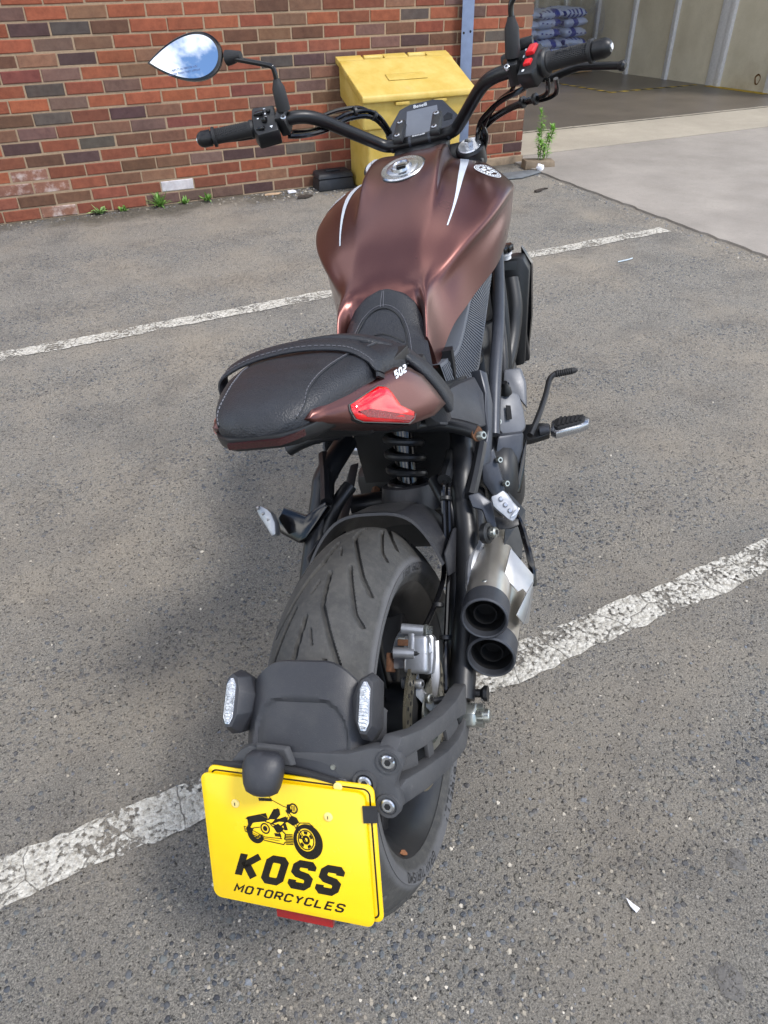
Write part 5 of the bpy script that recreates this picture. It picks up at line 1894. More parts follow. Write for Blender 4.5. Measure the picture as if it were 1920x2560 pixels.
def nat_spline(xs, Y):
    """second derivatives of the natural cubic spline through (xs, Y[:, k])"""
    n = len(xs)
    h = np.diff(xs)
    A = np.eye(n)
    B = np.zeros_like(Y)
    for i in range(1, n - 1):
        A[i, i - 1], A[i, i], A[i, i + 1] = h[i - 1], 2 * (h[i - 1] + h[i]), h[i]
        B[i] = 6 * ((Y[i + 1] - Y[i]) / h[i] - (Y[i] - Y[i - 1]) / h[i - 1])
    return np.linalg.solve(A, B)


TXS = np.array(TY)
TF = TP.reshape(len(TY), -1)
TM = nat_spline(TXS, TF)


def tank_section(y):
    i = int(np.clip(np.searchsorted(TXS, y) - 1, 0, len(TXS) - 2))
    h = TXS[i + 1] - TXS[i]
    a, b = (TXS[i + 1] - y) / h, (y - TXS[i]) / h
    v = a * TF[i] + b * TF[i + 1] + ((a ** 3 - a) * TM[i] + (b ** 3 - b) * TM[i + 1]) * h * h / 6
    return v.reshape(9, 2)


def tank(y, s):
    """surface point; s in 0..8 from the crown down the right side (negative: left)"""
    sg = -1 if s < 0 else 1
    sec = tank_section(min(max(y, TY[0]), TY[-1]))
    x, z = cr1(sec, abs(s))
    return Vector((sg * x, y, z))


def tank_n(y, s):
    e = .02
    a, b = tank(y + .004, s) - tank(y - .004, s), tank(y, s + e) - tank(y, s - e)
    n = b.cross(a).normalized()
    return n if n.dot(Vector((math.copysign(1, s) * .4, 0, 1))) > 0 else -n


ss = [k / 6 for k in range(-48, 49)]
ysm = list(np.linspace(.485, 1.16, 80))
rings = [[tank(y, s) for s in ss] for y in ysm]
m = MB().loft(rings, closed=False)
m.add(rings[-1], [tuple(range(len(ss)))])
m.add(rings[0], [tuple(range(len(ss)))])
tk = P('fuel_tank', m, MAROON, smooth=60)
# filler cap
cp, cn = tank(.905, 0), Vector((0, -.30, 1)).normalized()
cp = cp + cn * .0005
cap = P('filler_cap', MB().lathe(cp, cn, [(-.012, .050), (.001, .0495), (.0035, .047), (.0035, .046)], 56), ALUB, tk)
P('cap_ring', MB().lathe(cp, cn, [(.0034, .046), (.0036, .040), (.0022, .0385), (.0022, .036), (.0046, .035), (.0058, .030), (.0062, .022)], 56), ALUB, cap)
P('cap_boss', MB().lathe(cp + Vector((0, -.004, 0)), cn, [(.004, .024), (.010, .0215), (.011, .018), (.0085, .015)], 40), ALUB, cap)
P('lock_flap', MB().box(cp + Vector((.004, -.022, -.0005)) + cn * .009, (.020, .010, .006), Matrix.Rotation(.3, 3, 'X')), GLOSSB, cap, bevel=.001)
for k in range(5):
    a = 2 * math.pi * k / 5 + .6
    uu, vv = MB.frame(cn)
    P('cap_screw', MB().lathe(cp + uu * .043 * math.cos(a) + vv * .043 * math.sin(a) + cn * .0032, cn, [(0, .0022), (.0008, .0018)], 10), ZINC, cap)
P('cap_gasket', MB().lathe(cp, cn, [(-.01, .0535), (.0004, .0530), (.0008, .050)], 56), PLASTD, tk)
# silver flashes beside the crown ridges
for s in (1, -1):
    rings = []
    N = 40
    for i in range(N + 1):
        f = i / N
        y = .715 + (1.075 - .715) * f
        sm_ = 3.62 - .20 * f
        hw_ = .030 + .115 * f ** 1.2
        row = []
        for k in range(5):
            q_ = sm_ - hw_ + 2 * hw_ * k / 4
            p = tank(y, s * q_)
            row.append(p + tank_n(y, s * q_) * .0009)
        rings.append(row)
    for i in range(1, 9):
        f = i / 8
        y = 1.075 + .015 * f
        row = []
        for k in range(5):
            q_ = 3.275 + .29 * k / 4 + f * (.30 + .80 * k / 4)
            p = tank(y - .012 * f * 0, s * q_)
            row.append(p + tank_n(y, s * q_) * .0009)
        rings.append(row)
    P('silver_flash', MB().loft(rings, closed=False), SILVERD, tk, fix=False)
    # round badge
    cy_, cs_ = .925, 4.16

    def bpt(a, r):
        y = cy_ + r * math.sin(a)
        k_ = (tank(cy_, s * (cs_ + .1)) - tank(cy_, s * (cs_ - .1))).length / .2
        q_ = s * (cs_ + r * math.cos(a) / k_)
        return tank(y, q_) + tank_n(y, q_) * .0011

    def bring(r0, r1, a0=0, a1=2 * math.pi, n=48):
        return [[bpt(a0 + (a1 - a0) * i / n, r0) for i in range(n + 1)], [bpt(a0 + (a1 - a0) * i / n, r1) for i in range(n + 1)]]
    bd = P('badge', MB().loft(bring(.0285, .0305), closed=False), WHITEM, tk, fix=False)
    P('badge_ring', MB().loft(bring(.0205, .0265), closed=False), WHITEM, bd, fix=False)
    m = MB()
    for k in range(22):
        a = 2 * math.pi * k / 22
        m.loft([[bpt(a, .0218), bpt(a + .12, .0218)], [bpt(a, .0255), bpt(a + .12, .0255)]], closed=False)
    m.v = [tuple(Vector(p) + tank_n(cy_, s * cs_) * .0003) for p in m.v]
    P('badge_marks', m, PLASTD, bd, fix=False)
    m = MB()
    for (a0, a1, r0, r1) in ((.3, 1.0, .008, .018), (1.25, 1.9, .006, .018), (2.2, 2.8, .009, .017), (3.4, 4.3, .006, .018), (4.6, 5.3, .010, .018), (5.5, 6.1, .005, .013)):
        m.loft(bring(r0, r1, a0, a1, 8), closed=False)
    P('badge_emblem', m, WHITEM, bd, fix=False)
    vs, fs = text_mesh('Benelli', .0105)
    tx = []
    for (x, y, z) in vs:
        # word runs across the badge
        a_ = math.radians(20)
        xr, yr = x * math.cos(a_) - y * math.sin(a_), x * math.sin(a_) + y * math.cos(a_)
        rr_, an = math.hypot(xr, yr), math.atan2(yr, xr * s)
        tx.append(bpt(an, rr_) + tank_n(cy_, s * cs_) * .0006)
    P('badge_lettering', MB().add(tx, fs), WHITEM, bd, fix=False)

# ------------------------------------------------------------------ ribbed knee covers and frame
for s in (1, -1):
    Lb = [Vector((s * a, b, c)) for a, b, c in ((.104, .478, .713), (.112, .524, .705), (.121, .568, .703), (.129, .612, .722), (.135, .642, .741), (.143, .679, .764), (.157, .748, .777), (.168, .804, .777))]
    Rb = [Vector((s * a, b, c)) for a, b, c in ((.110, .490, .643), (.124, .558, .632), (.139, .635, .619), (.147, .676, .649), (.155, .716, .684), (.159, .737, .703), (.164, .760, .726), (.171, .798, .763))]
    L_, R_ = crom(Lb, 8), crom(Rb, 8)
    kc = P('knee_cover', MB().loft([[a - Vector((s * .030, 0, 0)) for a in L_], L_, R_, [b - Vector((s * .030, 0, 0)) for b in R_]], closed=False), RIBP, smooth=30)
    n = len(L_)
    m = MB()
    for i in range(1, n - 1):
        for h in (0,):
            j = i + 1 if i + 1 < n else i
            a = L_[i] + (L_[j] - L_[i]) * h; b = R_[i] + (R_[j] - R_[i]) * h
            a1 = L_[i] + (L_[j] - L_[i]) * (h + .5); b1 = R_[i] + (R_[j] - R_[i]) * (h + .5)
            off = Vector((s * .0022, 0, .0005))
            a_, b_ = a + (b - a) * .10, b + (a - b) * .08
            c_, d_ = b1 + (a1 - b1) * .08, a1 + (b1 - a1) * .10
            m.poly3([a_, b_, c_, d_], off)
    P('rib', m, RIBP, kc, smooth=0)['kind'] = 'stuff'
    lowf = [(.128, .400, .700), (.134, .47, .672), (.160, .50, .672), (.178, .470, .648), (.184, .410, .612), (.171, .387, .622), (.125, .320, .672), (.122, .330, .70)]
    P('side_cover', MB().poly3(side_pts(lowf, s), (-s * .030, .01, -.008)), PLAST, bevel=.004)
    sc = [(.162, .545, .664), (.174, .555, .650), (.182, .520, .598), (.180, .474, .556), (.177, .433, .520), (.160, .405, .526), (.160, .432, .554), (.170, .453, .556), (.172, .470, .572), (.168, .495, .60), (.170, .518, .625)]
    P('side_casting', MB().poly3(side_pts(sc, s), (-s * .022, .012, -.008)), FRAMEG if s > 0 else FRAMEB, bevel=.003)
    P('frame_tube', MB().tube([(s * .150, 1.10, .775), (s * .162, .99, .738), (s * .176, .80, .688), (s * .180, .70, .658), (s * .176, .60, .600), (s * .172, .52, .53)], .0135, 12), FRAMEG)
    P('frame_tube', MB().tube([(s * .13, 1.10, .80), (s * .150, .95, .66), (s * .160, .86, .56), (s * .155, .80, .47)], .0135, 12), FRAMEB)
    P('frame_tube', MB().tube([(s * .180, .71, .66), (s * .165, .78, .60), (s * .152, .88, .575)], .0115, 10), FRAMEG)
    P('frame_tube', MB().tube([(s * .145, 1.08, .74), (s * .15, 1.02, .58), (s * .14, .98, .40)], .014, 10), FRAMEB)

# ------------------------------------------------------------------ radiator, engine
rad = P('radiator', MB().box((.0, 1.205, .525), (.36, .035, .29)), FRAMEB, bevel=.006)
P('radiator_tank', MB().loft([[(.137, 1.19, .672), (.177, 1.19, .676), (.196, 1.19, .672), (.209, 1.19, .636), (.168, 1.16, .385), (.142, 1.16, .380)], [(.137, 1.24, .672), (.177, 1.24, .676), (.196, 1.24, .672), (.209, 1.24, .636), (.168, 1.21, .385), (.142, 1.21, .380)]]), PLASTD, rad, bevel=.006)
P('radiator_guard', MB().poly3([(.190, 1.235, .690), (.212, 1.235, .640), (.196, 1.215, .50), (.170, 1.205, .375), (.160, 1.21, .37), (.18, 1.235, .52)], (.003, .012, 0)), GLOSSB, rad)
P('radiator_hose', MB().tube([(.160, 1.165, .63), (.165, 1.13, .57), (.155, 1.09, .51), (.14, 1.03, .46), (.12, .96, .43)], .022, 14), PLASTD, rad)
P('filler_neck', MB().lathe((.155, 1.18, .680), (0, -.1, 1), [(0, .013), (.012, .013), (.012, .017), (.018, .017)], 20), WHITEISH, rad)
P('filler_knob', MB().loft([[(.155 + .021 * (1 + .1 * math.cos(8 * a)) * math.cos(a), 1.178 + .021 * (1 + .1 * math.cos(8 * a)) * math.sin(a), z_) for a in [2 * math.pi * k / 48 for k in range(48)]] for z_ in (.700, .716)]), GLOSSB, rad, bevel=.002)
P('crankcase', MB().box((.0, .72, .36), (.30, .44, .22)), PLASTD, bevel=.03)
P('cylinder_block', MB().box((.0, .86, .53), (.27, .20, .20), Matrix.Rotation(math.radians(-18), 3, 'X')), FRAMEB, bevel=.02)
P('cylinder_head', MB().box((.0, .93, .66), (.26, .20, .10), Matrix.Rotation(math.radians(-18), 3, 'X')), FRAMEB, bevel=.02)
cov = P('clutch_cover', MB().lathe((.140, .61, .372), (1, 0, 0), [(0, .092), (.035, .090), (.050, .080), (.060, .058), (.062, .02)], 48), PLASTD, smooth=40)
cpl = [(.161, .650, .522), (.163, .667, .537), (.191, .691, .539), (.208, .693, .527), (.216, .673, .500), (.220, .647, .470), (.205, .627, .463), (.174, .612, .474), (.162, .622, .494)]
ENGG = mat_plain('engine_grey_paint', lin(92, 94, 99), .45, .2, var=.12)
P('sprocket_cover', MB().poly3(cpl, (-.006, .030, -.022)), ENGG, cov, bevel=.005)
P('cover_slot_shade', MB().poly3([(.182, .6565, .522), (.191, .660, .518), (.193, .640, .496), (.183, .634, .498)], (.0012, -.0016, .0016)), BLACKH, cov)  # raised dark piece, painted as the shade within the opening
P('cable_arm', MB().tube([(.150, .67, .56), (.170, .685, .557), (.19, .69, .552)], .007, 8), GLOSSB, cov)
P('cable_stop', MB().lathe((.184, .682, .538), (0, -.2, 1), [(0, .012), (.012, .011), (.02, .007), (.03, .006)], 16), PLASTD, cov)
hcv = [(.165, .806, .538), (.203, .820, .532), (.213, .798, .504), (.212, .753, .461), (.196, .765, .482), (.178, .768, .497), (.163, .782, .518)]
P('head_cover', MB().poly3(hcv, (-.006, .05, -.03)), ENGG, bevel=.006)
ccl = [(.167, .591, .485), (.217, .625, .469), (.213, .608, .436), (.196, .576, .395), (.173, .553, .385), (.166, .562, .417), (.160, .572, .456)]
P('clutch_facet', MB().poly3(ccl, (-.01, .04, -.01)), FRAMEG, cov, bevel=.006)
lcs = [(.140, .506, .470), (.164, .533, .492), (.180, .504, .418), (.180, .488, .395), (.159, .480, .400), (.138, .492, .436)]
P('case_bracket', MB().poly3(lcs, (-.006, .03, -.012)), FRAMEG, bevel=.004)
grd = [(.213, .612, .436), (.221, .632, .450), (.213, .585, .399), (.203, .548, .362), (.186, .536, .382), (.200, .567, .396)]
P('engine_guard', MB().poly3(grd, (-.004, .02, -.005)), GLOSSB, bevel=.002)
for p in ((.172, .520, .470), (.182, .500, .424), (.186, .47, .39), (.178, .545, .545)):
    bolt(p, (.7, -.6, .3), .007, .009, ZINC)
P('sump', MB().box((.0, .80, .25), (.22, .34, .07)), PLASTD, bevel=.02)

# rider pegs, brake pedal, side stand
for s in (1, -1):
    pgb = P('footpeg_bracket', MB().poly3([(s * .17, .885, .345), (s * .225, .886, .345), (s * .246, .884, .342), (s * .244, .858, .324), (s * .20, .848, .318), (s * .17, .84, .32)], (0, .006, -.016)), PLASTD, bevel=.003)
    P('hinge', MB().cyl((s * .222, .860, .336), (s * .246, .862, .336), .011, n=16), FRAMEG, pgb)
    fy = lambda y: .878 + (y - .878) * 1.12
    fp = P('footpeg', MB().loft([[(s * x, fy(y), z_ + (fy(y) - .878) * .12) for x, y in ((.248, .858), (.262, .846), (.320, .862), (.340, .872), (.343, .890), (.325, .908), (.262, .902), (.250, .892))] for z_ in (.322, .340)]), ALUB, bevel=.002)
    P('rubber', MB().loft([[(s * x, fy(y), z_ + (fy(y) - .878) * .12) for x, y in ((.258, .862), (.266, .856), (.316, .869), (.332, .878), (.333, .890), (.320, .899), (.266, .894), (.258, .888))] for z_ in (.340, .347)]), RUBBERG, fp, bevel=.002)
    for k in range(6):
        x0 = .266 + k * .0105
        pts_ = [(x0, .862 + k * .0022), (x0 + .006, .862 + k * .0022), (x0 + .011, .892), (x0 + .005, .892)]
        P('tread_bar', MB().poly3([(s * x, fy(y), .3475 + (fy(y) - .878) * .12) for x, y in pts_], (0, 0, .0035)), RUBBERG, fp)
ped = P('brake_pedal', MB().tube([(.205, .80, .36), (.222, .87, .372), (.236, .95, .384), (.244, 1.03, .392), (.258, 1.062, .392)], .0075, 10), FRAMEB)
P('pedal_pad', MB().lathe((.256, 1.058, .392), (1, .10, .04), [(0, .0075)] + [(.006 + k * .0055 + e_, .0095 - .0014 * (1 if e_ else 0)) for k in range(8) for e_ in (0, .0028)] + [(.054, .007), (.060, .003)], 16), RUBBERG, ped)
P('side_stand', MB().tube([(-.14, .78, .30), (-.20, .84, .18), (-.255, .90, .082)], .011, 10), FRAMEB)
P('side_stand_foot', MB().box((-.258, .905, .076), (.05, .06, .008), Matrix.Rotation(-.225, 3, 'Y')), FRAMEB, bevel=.002)
P('chain_guard', MB().poly3([(-.118, .45, .530), (-.128, .43, .505), (-.135, .20, .44), (-.135, .10, .40), (-.120, .10, .42), (-.110, .25, .47)], (.02, 0, .004)), PLAST, bevel=.002)
P('chain', MB().tube([(-.10, .66, .45), (-.10, .40, .42), (-.10, .05, .385)], .009, 8), RUSTY)

# ------------------------------------------------------------------ front end
for s in (1, -1):
    fk = P('fork_leg', MB().cyl((s * .105, 1.165, .955), (s * .105, 1.60, .321), .024, n=20), FRAMEB)
    P('fork_slider', MB().cyl((s * .105, 1.36, .68), (s * .105, 1.60, .321), .030, n=20), FRAMEB, fk)
    fd = Vector((0, -.57, .82)).normalized()
    fdd = Vector((0, -.42, .90)).normalized()
    P('fork_cap', MB().lathe((s * .116, 1.115, .960), fdd, [(-.03, .034), (.010, .034), (.014, .031), (.014, .028)], 32), PLASTD, fk)
    P('fork_bolt', MB().lathe(Vector((s * .116, 1.115, .960)) + fdd * .012, fdd, [(0, .0275), (.0035, .0275), (.0055, .0255), (.0056, .002)], 40), mat_plain('fork_cap_alloy', lin(214, 216, 220), .34, .8, var=.04), fk)
    P('preload_hex', MB().lathe(Vector((s * .116, 1.115, .960)) + fdd * .018, fdd, [(0, .0105), (.010, .0105), (.011, .009)], 6), ALUB, fk)
P('top_yoke', MB().box((.0, 1.135, .950), (.29, .085, .030), Matrix.Rotation(.45, 3, 'X')), PLASTD, bevel=.01)
P('front_fender', MB().loft([[(.075 * u_, 1.60 + (.325 - .03 * abs(u_) ** 3) * math.cos(a), .321 + (.325 - .03 * abs(u_) ** 3) * math.sin(a)) for u_ in np.linspace(-1, 1, 13)] for a in np.radians(np.linspace(40, 165, 24))], closed=False), PLAST)
P('headlamp', MB().lathe((0, 1.30, .86), (0, 1, -.1), [(0, .05), (.03, .085), (.08, .09), (.10, .085), (.105, .0)], 32), PLASTD)

# dashboard
dc = Vector((-.004, 1.195, 1.038))
dx_ = Vector((1, .03, -.02)).normalized()
dn = Vector((-.02, -.70, .71)).normalized()
dy_ = dn.cross(dx_).normalized()


def dpt(a, b, e=0.0):
    return dc + dx_ * a + dy_ * b + dn * e


hexo = [(-.094, -.016), (-.090, -.030), (-.055, -.048), (.058, -.048), (.090, -.030), (.096, -.010), (.054, .048), (.030, .055), (-.030, .055), (-.056, .046)]
dash = P('dash', MB().loft([[dpt(a * .9, b * .9, -.028) for a, b in hexo], [dpt(a, b, -.006) for a, b in hexo], [dpt(a * .985, b * .98, 0) for a, b in hexo]]), PLASTD, bevel=.003)
P('dash_glass', MB().loft([[dpt(a * .94, b * .92, -.0005) for a, b in hexo], [dpt(a * .94, b * .92, .001) for a, b in hexo]]), mat_plain('dash_glass_black', lin(46, 48, 54), .12, var=.05, rvar=.03), dash)
P('screen', MB().loft([[dpt(a, b, .001) for a, b in ((-.040, -.034), (.046, -.034), (.040, .034), (-.036, .034))], [dpt(a, b, .0016) for a, b in ((-.040, -.034), (.046, -.034), (.040, .034), (-.036, .034))]]), SCREEN, dash)
vs, fs = text_mesh('Benelli', .013)
P('dash_lettering', MB().add([dpt(x - .002, y + .042, .0022) for x, y, z in vs], fs), WHITEM, dash, fix=False)
for (a, b) in ((-.062, -.012), (-.068, -.024), (-.058, -.030), (-.056, .0)):
    P('tell_tale', MB().lathe(dpt(a, b, .001), dn, [(0, .0055), (.0004, .0055)], 14), PLASTD, dash)
P('warning_symbol', MB().loft([[dpt(.066 + a, -.004 + b, .001) for a, b in ((-.010, -.009), (.010, -.009), (.012, .004), (0, .011), (-.011, .003))], [dpt(.066 + a, -.004 + b, .0016) for a, b in ((-.010, -.009), (.010, -.009), (.012, .004), (0, .011), (-.011, .003))]]), GLOSSB, dash)

# handlebar
HB_L = [(0, 1.128, 1.006), (-.050, 1.128, 1.006), (-.085, 1.125, 1.011), (-.112, 1.110, 1.030), (-.160, 1.06, 1.074), (-.200, 1.010, 1.112), (-.232, .985, 1.126), (-.270, .967, 1.128), (-.330, .943, 1.129), (-.420, .908, 1.135)]
HB_R = [(0, 1.128, 1.006), (.050, 1.128, 1.006), (.082, 1.125, 1.010), (.104, 1.112, 1.026), (.150, 1.06, 1.070), (.182, 1.015, 1.096), (.212, .990, 1.107), (.250, .973, 1.110), (.320, .948, 1.110), (.425, .908, 1.112)]
bar = P('handlebar', MB().tube([Vector(p) for p in HB_L[::-1]] + [Vector(p) for p in HB_R[1:]], .0142, 16, 7), BARB)
for x in (-.045, .045):
    cl = P('bar_clamp', MB().loft([[(x - .013, 1.085, 1.012), (x + .013, 1.085, 1.012), (x + .013, 1.160, 1.040), (x - .013, 1.160, 1.040)], [(x - .011, 1.083, 1.026), (x + .011, 1.083, 1.026), (x + .011, 1.158, 1.056), (x - .011, 1.158, 1.056)]]), PLASTD, bevel=.004)
    for (y, z) in ((1.095, 1.031), (1.148, 1.051)):
        bolt((x, y, z), (0, -.37, .93), .0068, .003, ALUB, cl)
P('clamp_base', MB().box((0, 1.125, .985), (.13, .06, .03), Matrix.Rotation(.35, 3, 'X')), PLASTD, bevel=.004)
vs, fs = text_mesh('Benelli', .012)
P('bar_lettering', MB().add([Vector((x, 1.1185 + y * .55, 1.0185 + y * .30)) + Vector((0, -.45, .88)) * (.0015 - .9 * y * y / .03) for x, y, z in vs], fs), WHITEM, bar, fix=False)
for x in (-.070, -.024, .024, .070):
    P('bar_mark', MB().cyl((x - .003, 1.128, 1.006), (x + .003, 1.128, 1.006), .0145, n=20), FRAMEG, bar)

for s, H in ((-1, HB_L), (1, HB_R)):
    a, b = Vector(H[-2]), Vector(H[-1])
    d = (b - a).normalized()
    g0 = a + d * (-.004 if s < 0 else -.004)
    Lg = .094
    gp_ = P('grip', MB().lathe(g0, d, [(0, .0175), (.006, .0190), (.010, .0160), (Lg - .008, .0155), (Lg - .006, .0205), (Lg, .0205), (Lg + .001, .016)], 28), RUBBERG, smooth=40)
    # raised diamond knurl of the grip
    uu, vv = MB.frame(d)
    m = MB()
    for i in range(17):
        for k in range(14):
            an = 2 * math.pi * (k + .5 * (i % 2)) / 28 + (0 if s < 0 else 0)
            rad_ = uu * math.cos(an) + vv * math.sin(an)
            if rad_.dot(Vector((0, -.3, .95))) < -.2: continue
            c_ = g0 + d * (.016 + i * .0042) + rad_ * .0156
            t2 = d.cross(rad_)
            m.add([c_ - d * .0019, c_ + t2 * .0017, c_ + d * .0019, c_ - t2 * .0017, c_ + rad_ * .0016], [(0, 1, 4), (1, 2, 4), (2, 3, 4), (3, 0, 4)])
    k_ = P('grip_knurl', m, RUBBERG, gp_, smooth=0)
    k_['kind'] = 'stuff'
    e0 = g0 + d * (Lg + .001)
    we = P('bar_end', MB().lathe(e0, d, [(0, .012), (.003, .012), (.003, .0172), (.022, .0172), (.030, .014), (.034, .0095), (.0345, .006)], 28), BARB, smooth=30)
    P('end_screw', MB().lathe(e0 + d * .034, d, [(0, .006), (.002, .0055), (.002, .003)], 14), ALUB, we)
    # switch block
    sc_ = a - d * .030
    nrm = Vector((0, -.62, .78)); nrm = (nrm - d * d.dot(nrm)).normalized()
    upv = nrm.cross(d) if s > 0 else d.cross(nrm)
    if upv.z < 0: upv = -upv

    def sp(al, up, out):
        return sc_ + d * al + upv * up + nrm * out
    if s < 0:
        ol = [(-.030, .036), (.022, .040), (.027, .012), (.027, -.026), (.020, -.048), (-.030, -.044)]
        sb = P('switch_block', MB().loft([[sp(x, y * .9, -.020) for x, y in ol], [sp(x, y, .006) for x, y in ol], [sp(x * .92, y * .94, .020) for x, y in ol]]), PLASTD, bevel=.003)
        P('button', MB().box(sp(.008, .016, .021), (.022, .014, .008), Matrix.Rotation(.3, 3, 'X')), GLOSSB, sb, bevel=.002)
        P('button', MB().box(sp(-.014, .018, .021), (.009, .010, .006)), GLOSSB, sb, bevel=.001)
        P('slider', MB().box(sp(-.002, -.008, .023), (.011, .012, .010)), GLOSSB, sb, bevel=.002)
        P('button', MB().box(sp(.010, -.028, .021), (.020, .012, .007)), GLOSSB, sb, bevel=.003)
        m = MB()
        for (x, y, w__, h__) in ((.012, .002, .004, .003), (-.006, .002, .004, .003), (-.014, -.028, .006, .003), (-.014, -.031, .002, .003), (-.006, .012, .003, .004), (-.006, .027, .005, .002)):
            m.add([sp(x - w__ / 2, y - h__ / 2, .0207), sp(x + w__ / 2, y - h__ / 2, .0207), sp(x + w__ / 2, y + h__ / 2, .0207), sp(x - w__ / 2, y + h__ / 2, .0207)], [(0, 1, 2, 3)])
        P('switch_marks', m, WHITEM, sb, fix=False)
    else:
        ol = [(-.024, .032), (.012, .036), (.020, .012), (.018, -.024), (.010, -.040), (-.024, -.036)]
        sb = P('switch_block', MB().loft([[sp(x, y * .9, -.020) for x, y in ol], [sp(x, y, .006) for x, y in ol], [sp(x * .92, y * .94, .018) for x, y in ol]]), PLASTD, bevel=.003)
        P('kill_switch', MB().loft([[sp(x, y, .016) for x, y in ((-.015, .008), (.004, .008), (.008, .031), (-.009, .031))], [sp(x, y, .025) for x, y in ((-.013, .010), (.002, .010), (.006, .029), (-.008, .029))]]), REDP, sb, bevel=.001)
        P('start_button', MB().loft([[sp(x, y, .016) for x, y in ((-.013, -.017), (.003, -.017), (.005, -.003), (-.011, -.003))], [sp(x, y, .023) for x, y in ((-.012, -.016), (.002, -.016), (.004, -.004), (-.010, -.004))]]), REDP, sb, bevel=.001)
        m = MB()
        for (x, y, w__, h__) in ((-.018, .025, .003, .005), (-.018, .008, .003, .006), (-.010, -.027, .005, .005)):
            m.add([sp(x - w__ / 2, y - h__ / 2, .0187), sp(x + w__ / 2, y - h__ / 2, .0187), sp(x + w__ / 2, y + h__ / 2, .0187), sp(x - w__ / 2, y + h__ / 2, .0187)], [(0, 1, 2, 3)])
        P('switch_marks', m, WHITEM, sb, fix=False)
        P('throttle_tube', MB().lathe(a - d * .013, d, [(0, .024), (.008, .026), (.012, .024), (.014, .0205)], 28), PLASTD, sb)
        P('master_cylinder', MB().box(a - d * .070 + Vector((0, .035, .012)), (.060, .045, .036)), PLASTD, bevel=.004)
        P('reservoir_cap', MB().box(a - d * .064 + Vector((.004, .042, .040)), (.052, .036, .018)), PLASTD, bevel=.003)
        P('sight_glass', MB().lathe(a - d * .078 + Vector((-.010, .010, .016)), (0, -1, .2), [(0, .009), (.003, .008), (.003, .005)], 20), RUSTY)
        vs, fs = text_mesh('Benelli', .012)
        P('grip_lettering', MB().add([g0 + d * (.040 + x) + (nrm * .0178 * math.cos((y) / .018) + upv * .0178 * math.sin((y) / .018)) for x, y, z in vs], fs), GLOSSB, gp_, fix=False)
    # clamp with two bolts and mirror stem
    mc = a - d * .074
    mcl = P('perch_clamp', MB().box(mc + nrm * .004, (.022, .046, .046), Matrix.Rotation(.5, 3, 'X')), PLASTD, bevel=.004)
    for e_ in (-.018, .020):
        bolt(mc + upv * e_ + nrm * .024, nrm, .0062, .006, ALUB, mcl)
    if s < 0:
        MS = [(-.252, .962, 1.146), (-.250, .960, 1.165), (-.249, .958, 1.196), (-.2475, .957, 1.207)]
        st_pts = [(-.2478, .957, 1.200), (-.246, .956, 1.222), (-.250, .955, 1.232), (-.272, .953, 1.242), (-.322, .95, 1.262), (-.340, .95, 1.270)]
    else:
        MS = [(.252, .962, 1.132), (.254, .960, 1.150), (.257, .958, 1.186), (.258, .957, 1.200)]
        st_pts = [(.258, .957, 1.192), (.259, .956, 1.212), (.264, .955, 1.224), (.286, .953, 1.240), (.330, .95, 1.262), (.346, .95, 1.270)]
    m0, m1 = Vector(MS[0]), Vector(MS[-1])
    mdir = (m1 - m0).normalized()
    Lm = (m1 - m0).length
    stm = P('mirror_boot', MB().lathe(m0, mdir, [(0, .0148), (.006, .0152), (Lm * .72, .0140), (Lm * .92, .0085), (Lm, .0072)], 22), RUBBERG, smooth=40)
    P('mirror_stem', MB().tube([Vector(p) for p in st_pts], .0055, 12, 6), GLOSSB, stm)
    # mirror head: teardrop
    c_ = Vector((s * .440, .952, 1.290))
    mxv = Vector((s * 1, 0, .10)).normalized()
    mnv = Vector((0.02 * s, -.94, .34)).normalized()
    if s > 0: mnv = Vector((-.10, -.94, .30)).normalized()
    mxv = (mxv - mnv * mxv.dot(mnv)).normalized()
    myv = mnv.cross(mxv) if s > 0 else mxv.cross(mnv)
    if myv.z < 0: myv = -myv
    out = []
    for k in range(56):
        th = 2 * math.pi * k / 56
        cx, sn = math.cos(th), math.sin(th)
        # pointed at +x (outboard), round inboard
        x = .094 * cx
        y = .060 * sn * abs(math.sin(th / 2)) ** .95
        y += .004 * cx
        out.append((x, y))

    def mp(x, y, e):
        return c_ + mxv * x + myv * y + mnv * e
    mh = P('mirror_head', MB().loft([[mp(x * .55, y * .55, -.030) for x, y in out], [mp(x * .85, y * .85, -.022) for x, y in out], [mp(x, y, -.004) for x, y in out], [mp(x, y, .002) for x, y in out], [mp(x * .955, y * .93, .003) for x, y in out]]), GLOSSB, stm, smooth=45)
    P('mirror_glass', MB().loft([[mp(x * .915, y * .88, .0020) for x, y in out], [mp(x * .915, y * .88, .0036) for x, y in out]], True, False, True), MIRROR, stm, smooth=20)
    if s < 0:
        for li, txt in enumerate(('OBJECTS IN MIRROR ARE', 'CLOSER THAN THEY APPEAR')):
            vs, fs = text_mesh(txt, .0062)
            P('mirror_lettering', MB().add([mp(-x + .002, y - .020 - li * .0075, .0041) for x, y, z in vs], [f[::-1] for f in fs]), mat_plain('etched_print', lin(90, 110, 150), .6), stm, fix=False)
    ji = Vector(st_pts[-1])
    P('mirror_joint', MB().lathe(ji - mxv * .030 - mnv * .006, mxv, [(0, .0085), (.022, .0135), (.034, .0150), (.036, .012)], 20), RUBBERG, stm)
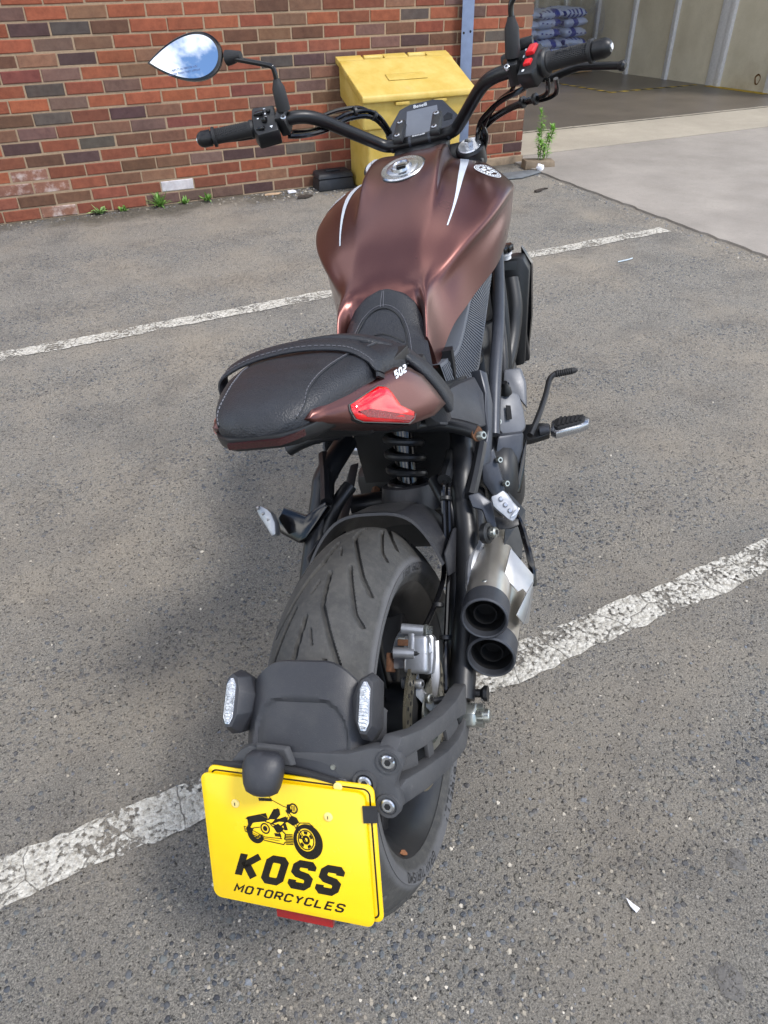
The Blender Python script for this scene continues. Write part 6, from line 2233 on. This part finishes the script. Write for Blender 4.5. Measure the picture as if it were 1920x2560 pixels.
    # levers
    if s > 0:
        P('brake_lever', MB().tube([(.285, 1.005, 1.088), (.318, 1.008, 1.077), (.345, 1.002, 1.081), (.375, .992, 1.085), (.40, .980, 1.082), (.432, .960, 1.077), (.455, .947, 1.073)], lambda t_: .0085 - .0015 * t_, 12), BARB)
        P('lever_ball', MB().lathe((.448, .951, 1.0745), (.85, -.5, -.15), [(0, .0062), (.006, .0095), (.012, .0095), (.016, .005)], 16), BARB)
    else:
        P('clutch_lever', MB().tube([(-.285, 1.02, 1.118), (-.315, 1.028, 1.110), (-.345, 1.016, 1.110), (-.385, .995, 1.114), (-.425, .968, 1.122)], lambda t_: .0085 - .002 * t_, 12), BARB)

# cables
for nm, pts, r in (
        ('clutch_cable', [(-.255, .985, 1.100), (-.225, 1.02, 1.090), (-.19, 1.06, 1.093), (-.145, 1.10, 1.10), (-.105, 1.15, 1.085), (-.085, 1.18, 1.04), (-.075, 1.20, .97)], .0048),
        ('switch_loom', [(-.262, .968, 1.096), (-.23, .985, 1.088), (-.19, 1.03, 1.084), (-.150, 1.09, 1.090), (-.110, 1.15, 1.075), (-.085, 1.19, 1.02), (-.07, 1.21, .95)], .0058),
        ('switch_loom', [(-.20, 1.05, 1.112), (-.165, 1.09, 1.112), (-.125, 1.135, 1.10), (-.098, 1.165, 1.06), (-.08, 1.20, .98)], .0045),
        ('throttle_cable', [(.314, .960, 1.080), (.312, .972, 1.058), (.296, 1.00, 1.048), (.26, 1.03, 1.045), (.20, 1.075, 1.030), (.155, 1.11, 1.005), (.13, 1.15, .95)], .0050),
        ('throttle_cable', [(.330, .962, 1.078), (.328, .978, 1.052), (.305, 1.01, 1.042), (.262, 1.04, 1.040), (.20, 1.085, 1.024), (.150, 1.12, .995), (.12, 1.16, .94)], .0050),
        ('brake_hose', [(.245, 1.005, 1.090), (.235, 1.03, 1.070), (.205, 1.055, 1.055), (.175, 1.08, 1.030), (.155, 1.10, 1.00), (.14, 1.16, .93)], .0052),
        ('switch_loom', [(.275, .972, 1.078), (.250, .99, 1.068), (.215, 1.025, 1.058), (.18, 1.06, 1.040), (.15, 1.09, 1.015), (.13, 1.13, .97)], .0058),
        ('sensor_cable', [(.155, 1.09, 1.015), (.160, 1.10, .985), (.145, 1.14, .955)], .0045)):
    P(nm, MB().tube([Vector(p) for p in pts], r, 8, 6), GLOSSB)
for p, d_ in (((-.138, 1.11, 1.099), (.6, .5, -.1)), ((-.106, 1.152, 1.078), (.4, .6, -.6)), ((.283, 1.010, 1.046), (.8, -.4, .1)), ((.255, 1.035, 1.043), (.8, -.5, .1))):
    P('cable_tie', MB().lathe(Vector(p), d_, [(-.004, .010), (-.003, .0115), (.003, .0115), (.004, .010)], 14), PLASTD)

# fallen leaf on the rear rim
lf = MB()
pts = [(-.018, 0), (-.010, .004), (.006, .005), (.019, .001), (.010, -.004), (-.008, -.004)]
a_ = math.radians(-150)
cl_ = Vector((.060, .212 * math.cos(a_), .312 + .212 * math.sin(a_)))
tv = Vector((0, -math.sin(a_), math.cos(a_))); iv = Vector((.75, -.6 * math.cos(a_) * 1.0, -.6 * math.sin(a_))).normalized()
cv = tv.cross(iv)
lo = lf.loft([[cl_ + tv * x + cv * y + iv * (.0015 + .002 * math.cos(80 * x)) for x, y in pts], [cl_ + tv * x + cv * y + iv * (.0025 + .002 * math.cos(80 * x)) for x, y in pts]]).build('fallen_leaf', LEAFD)
lo.matrix_world = bike.matrix_world.copy()
tag(lo, 'small dry brown leaf lying on the rear wheel rim', 'leaf')
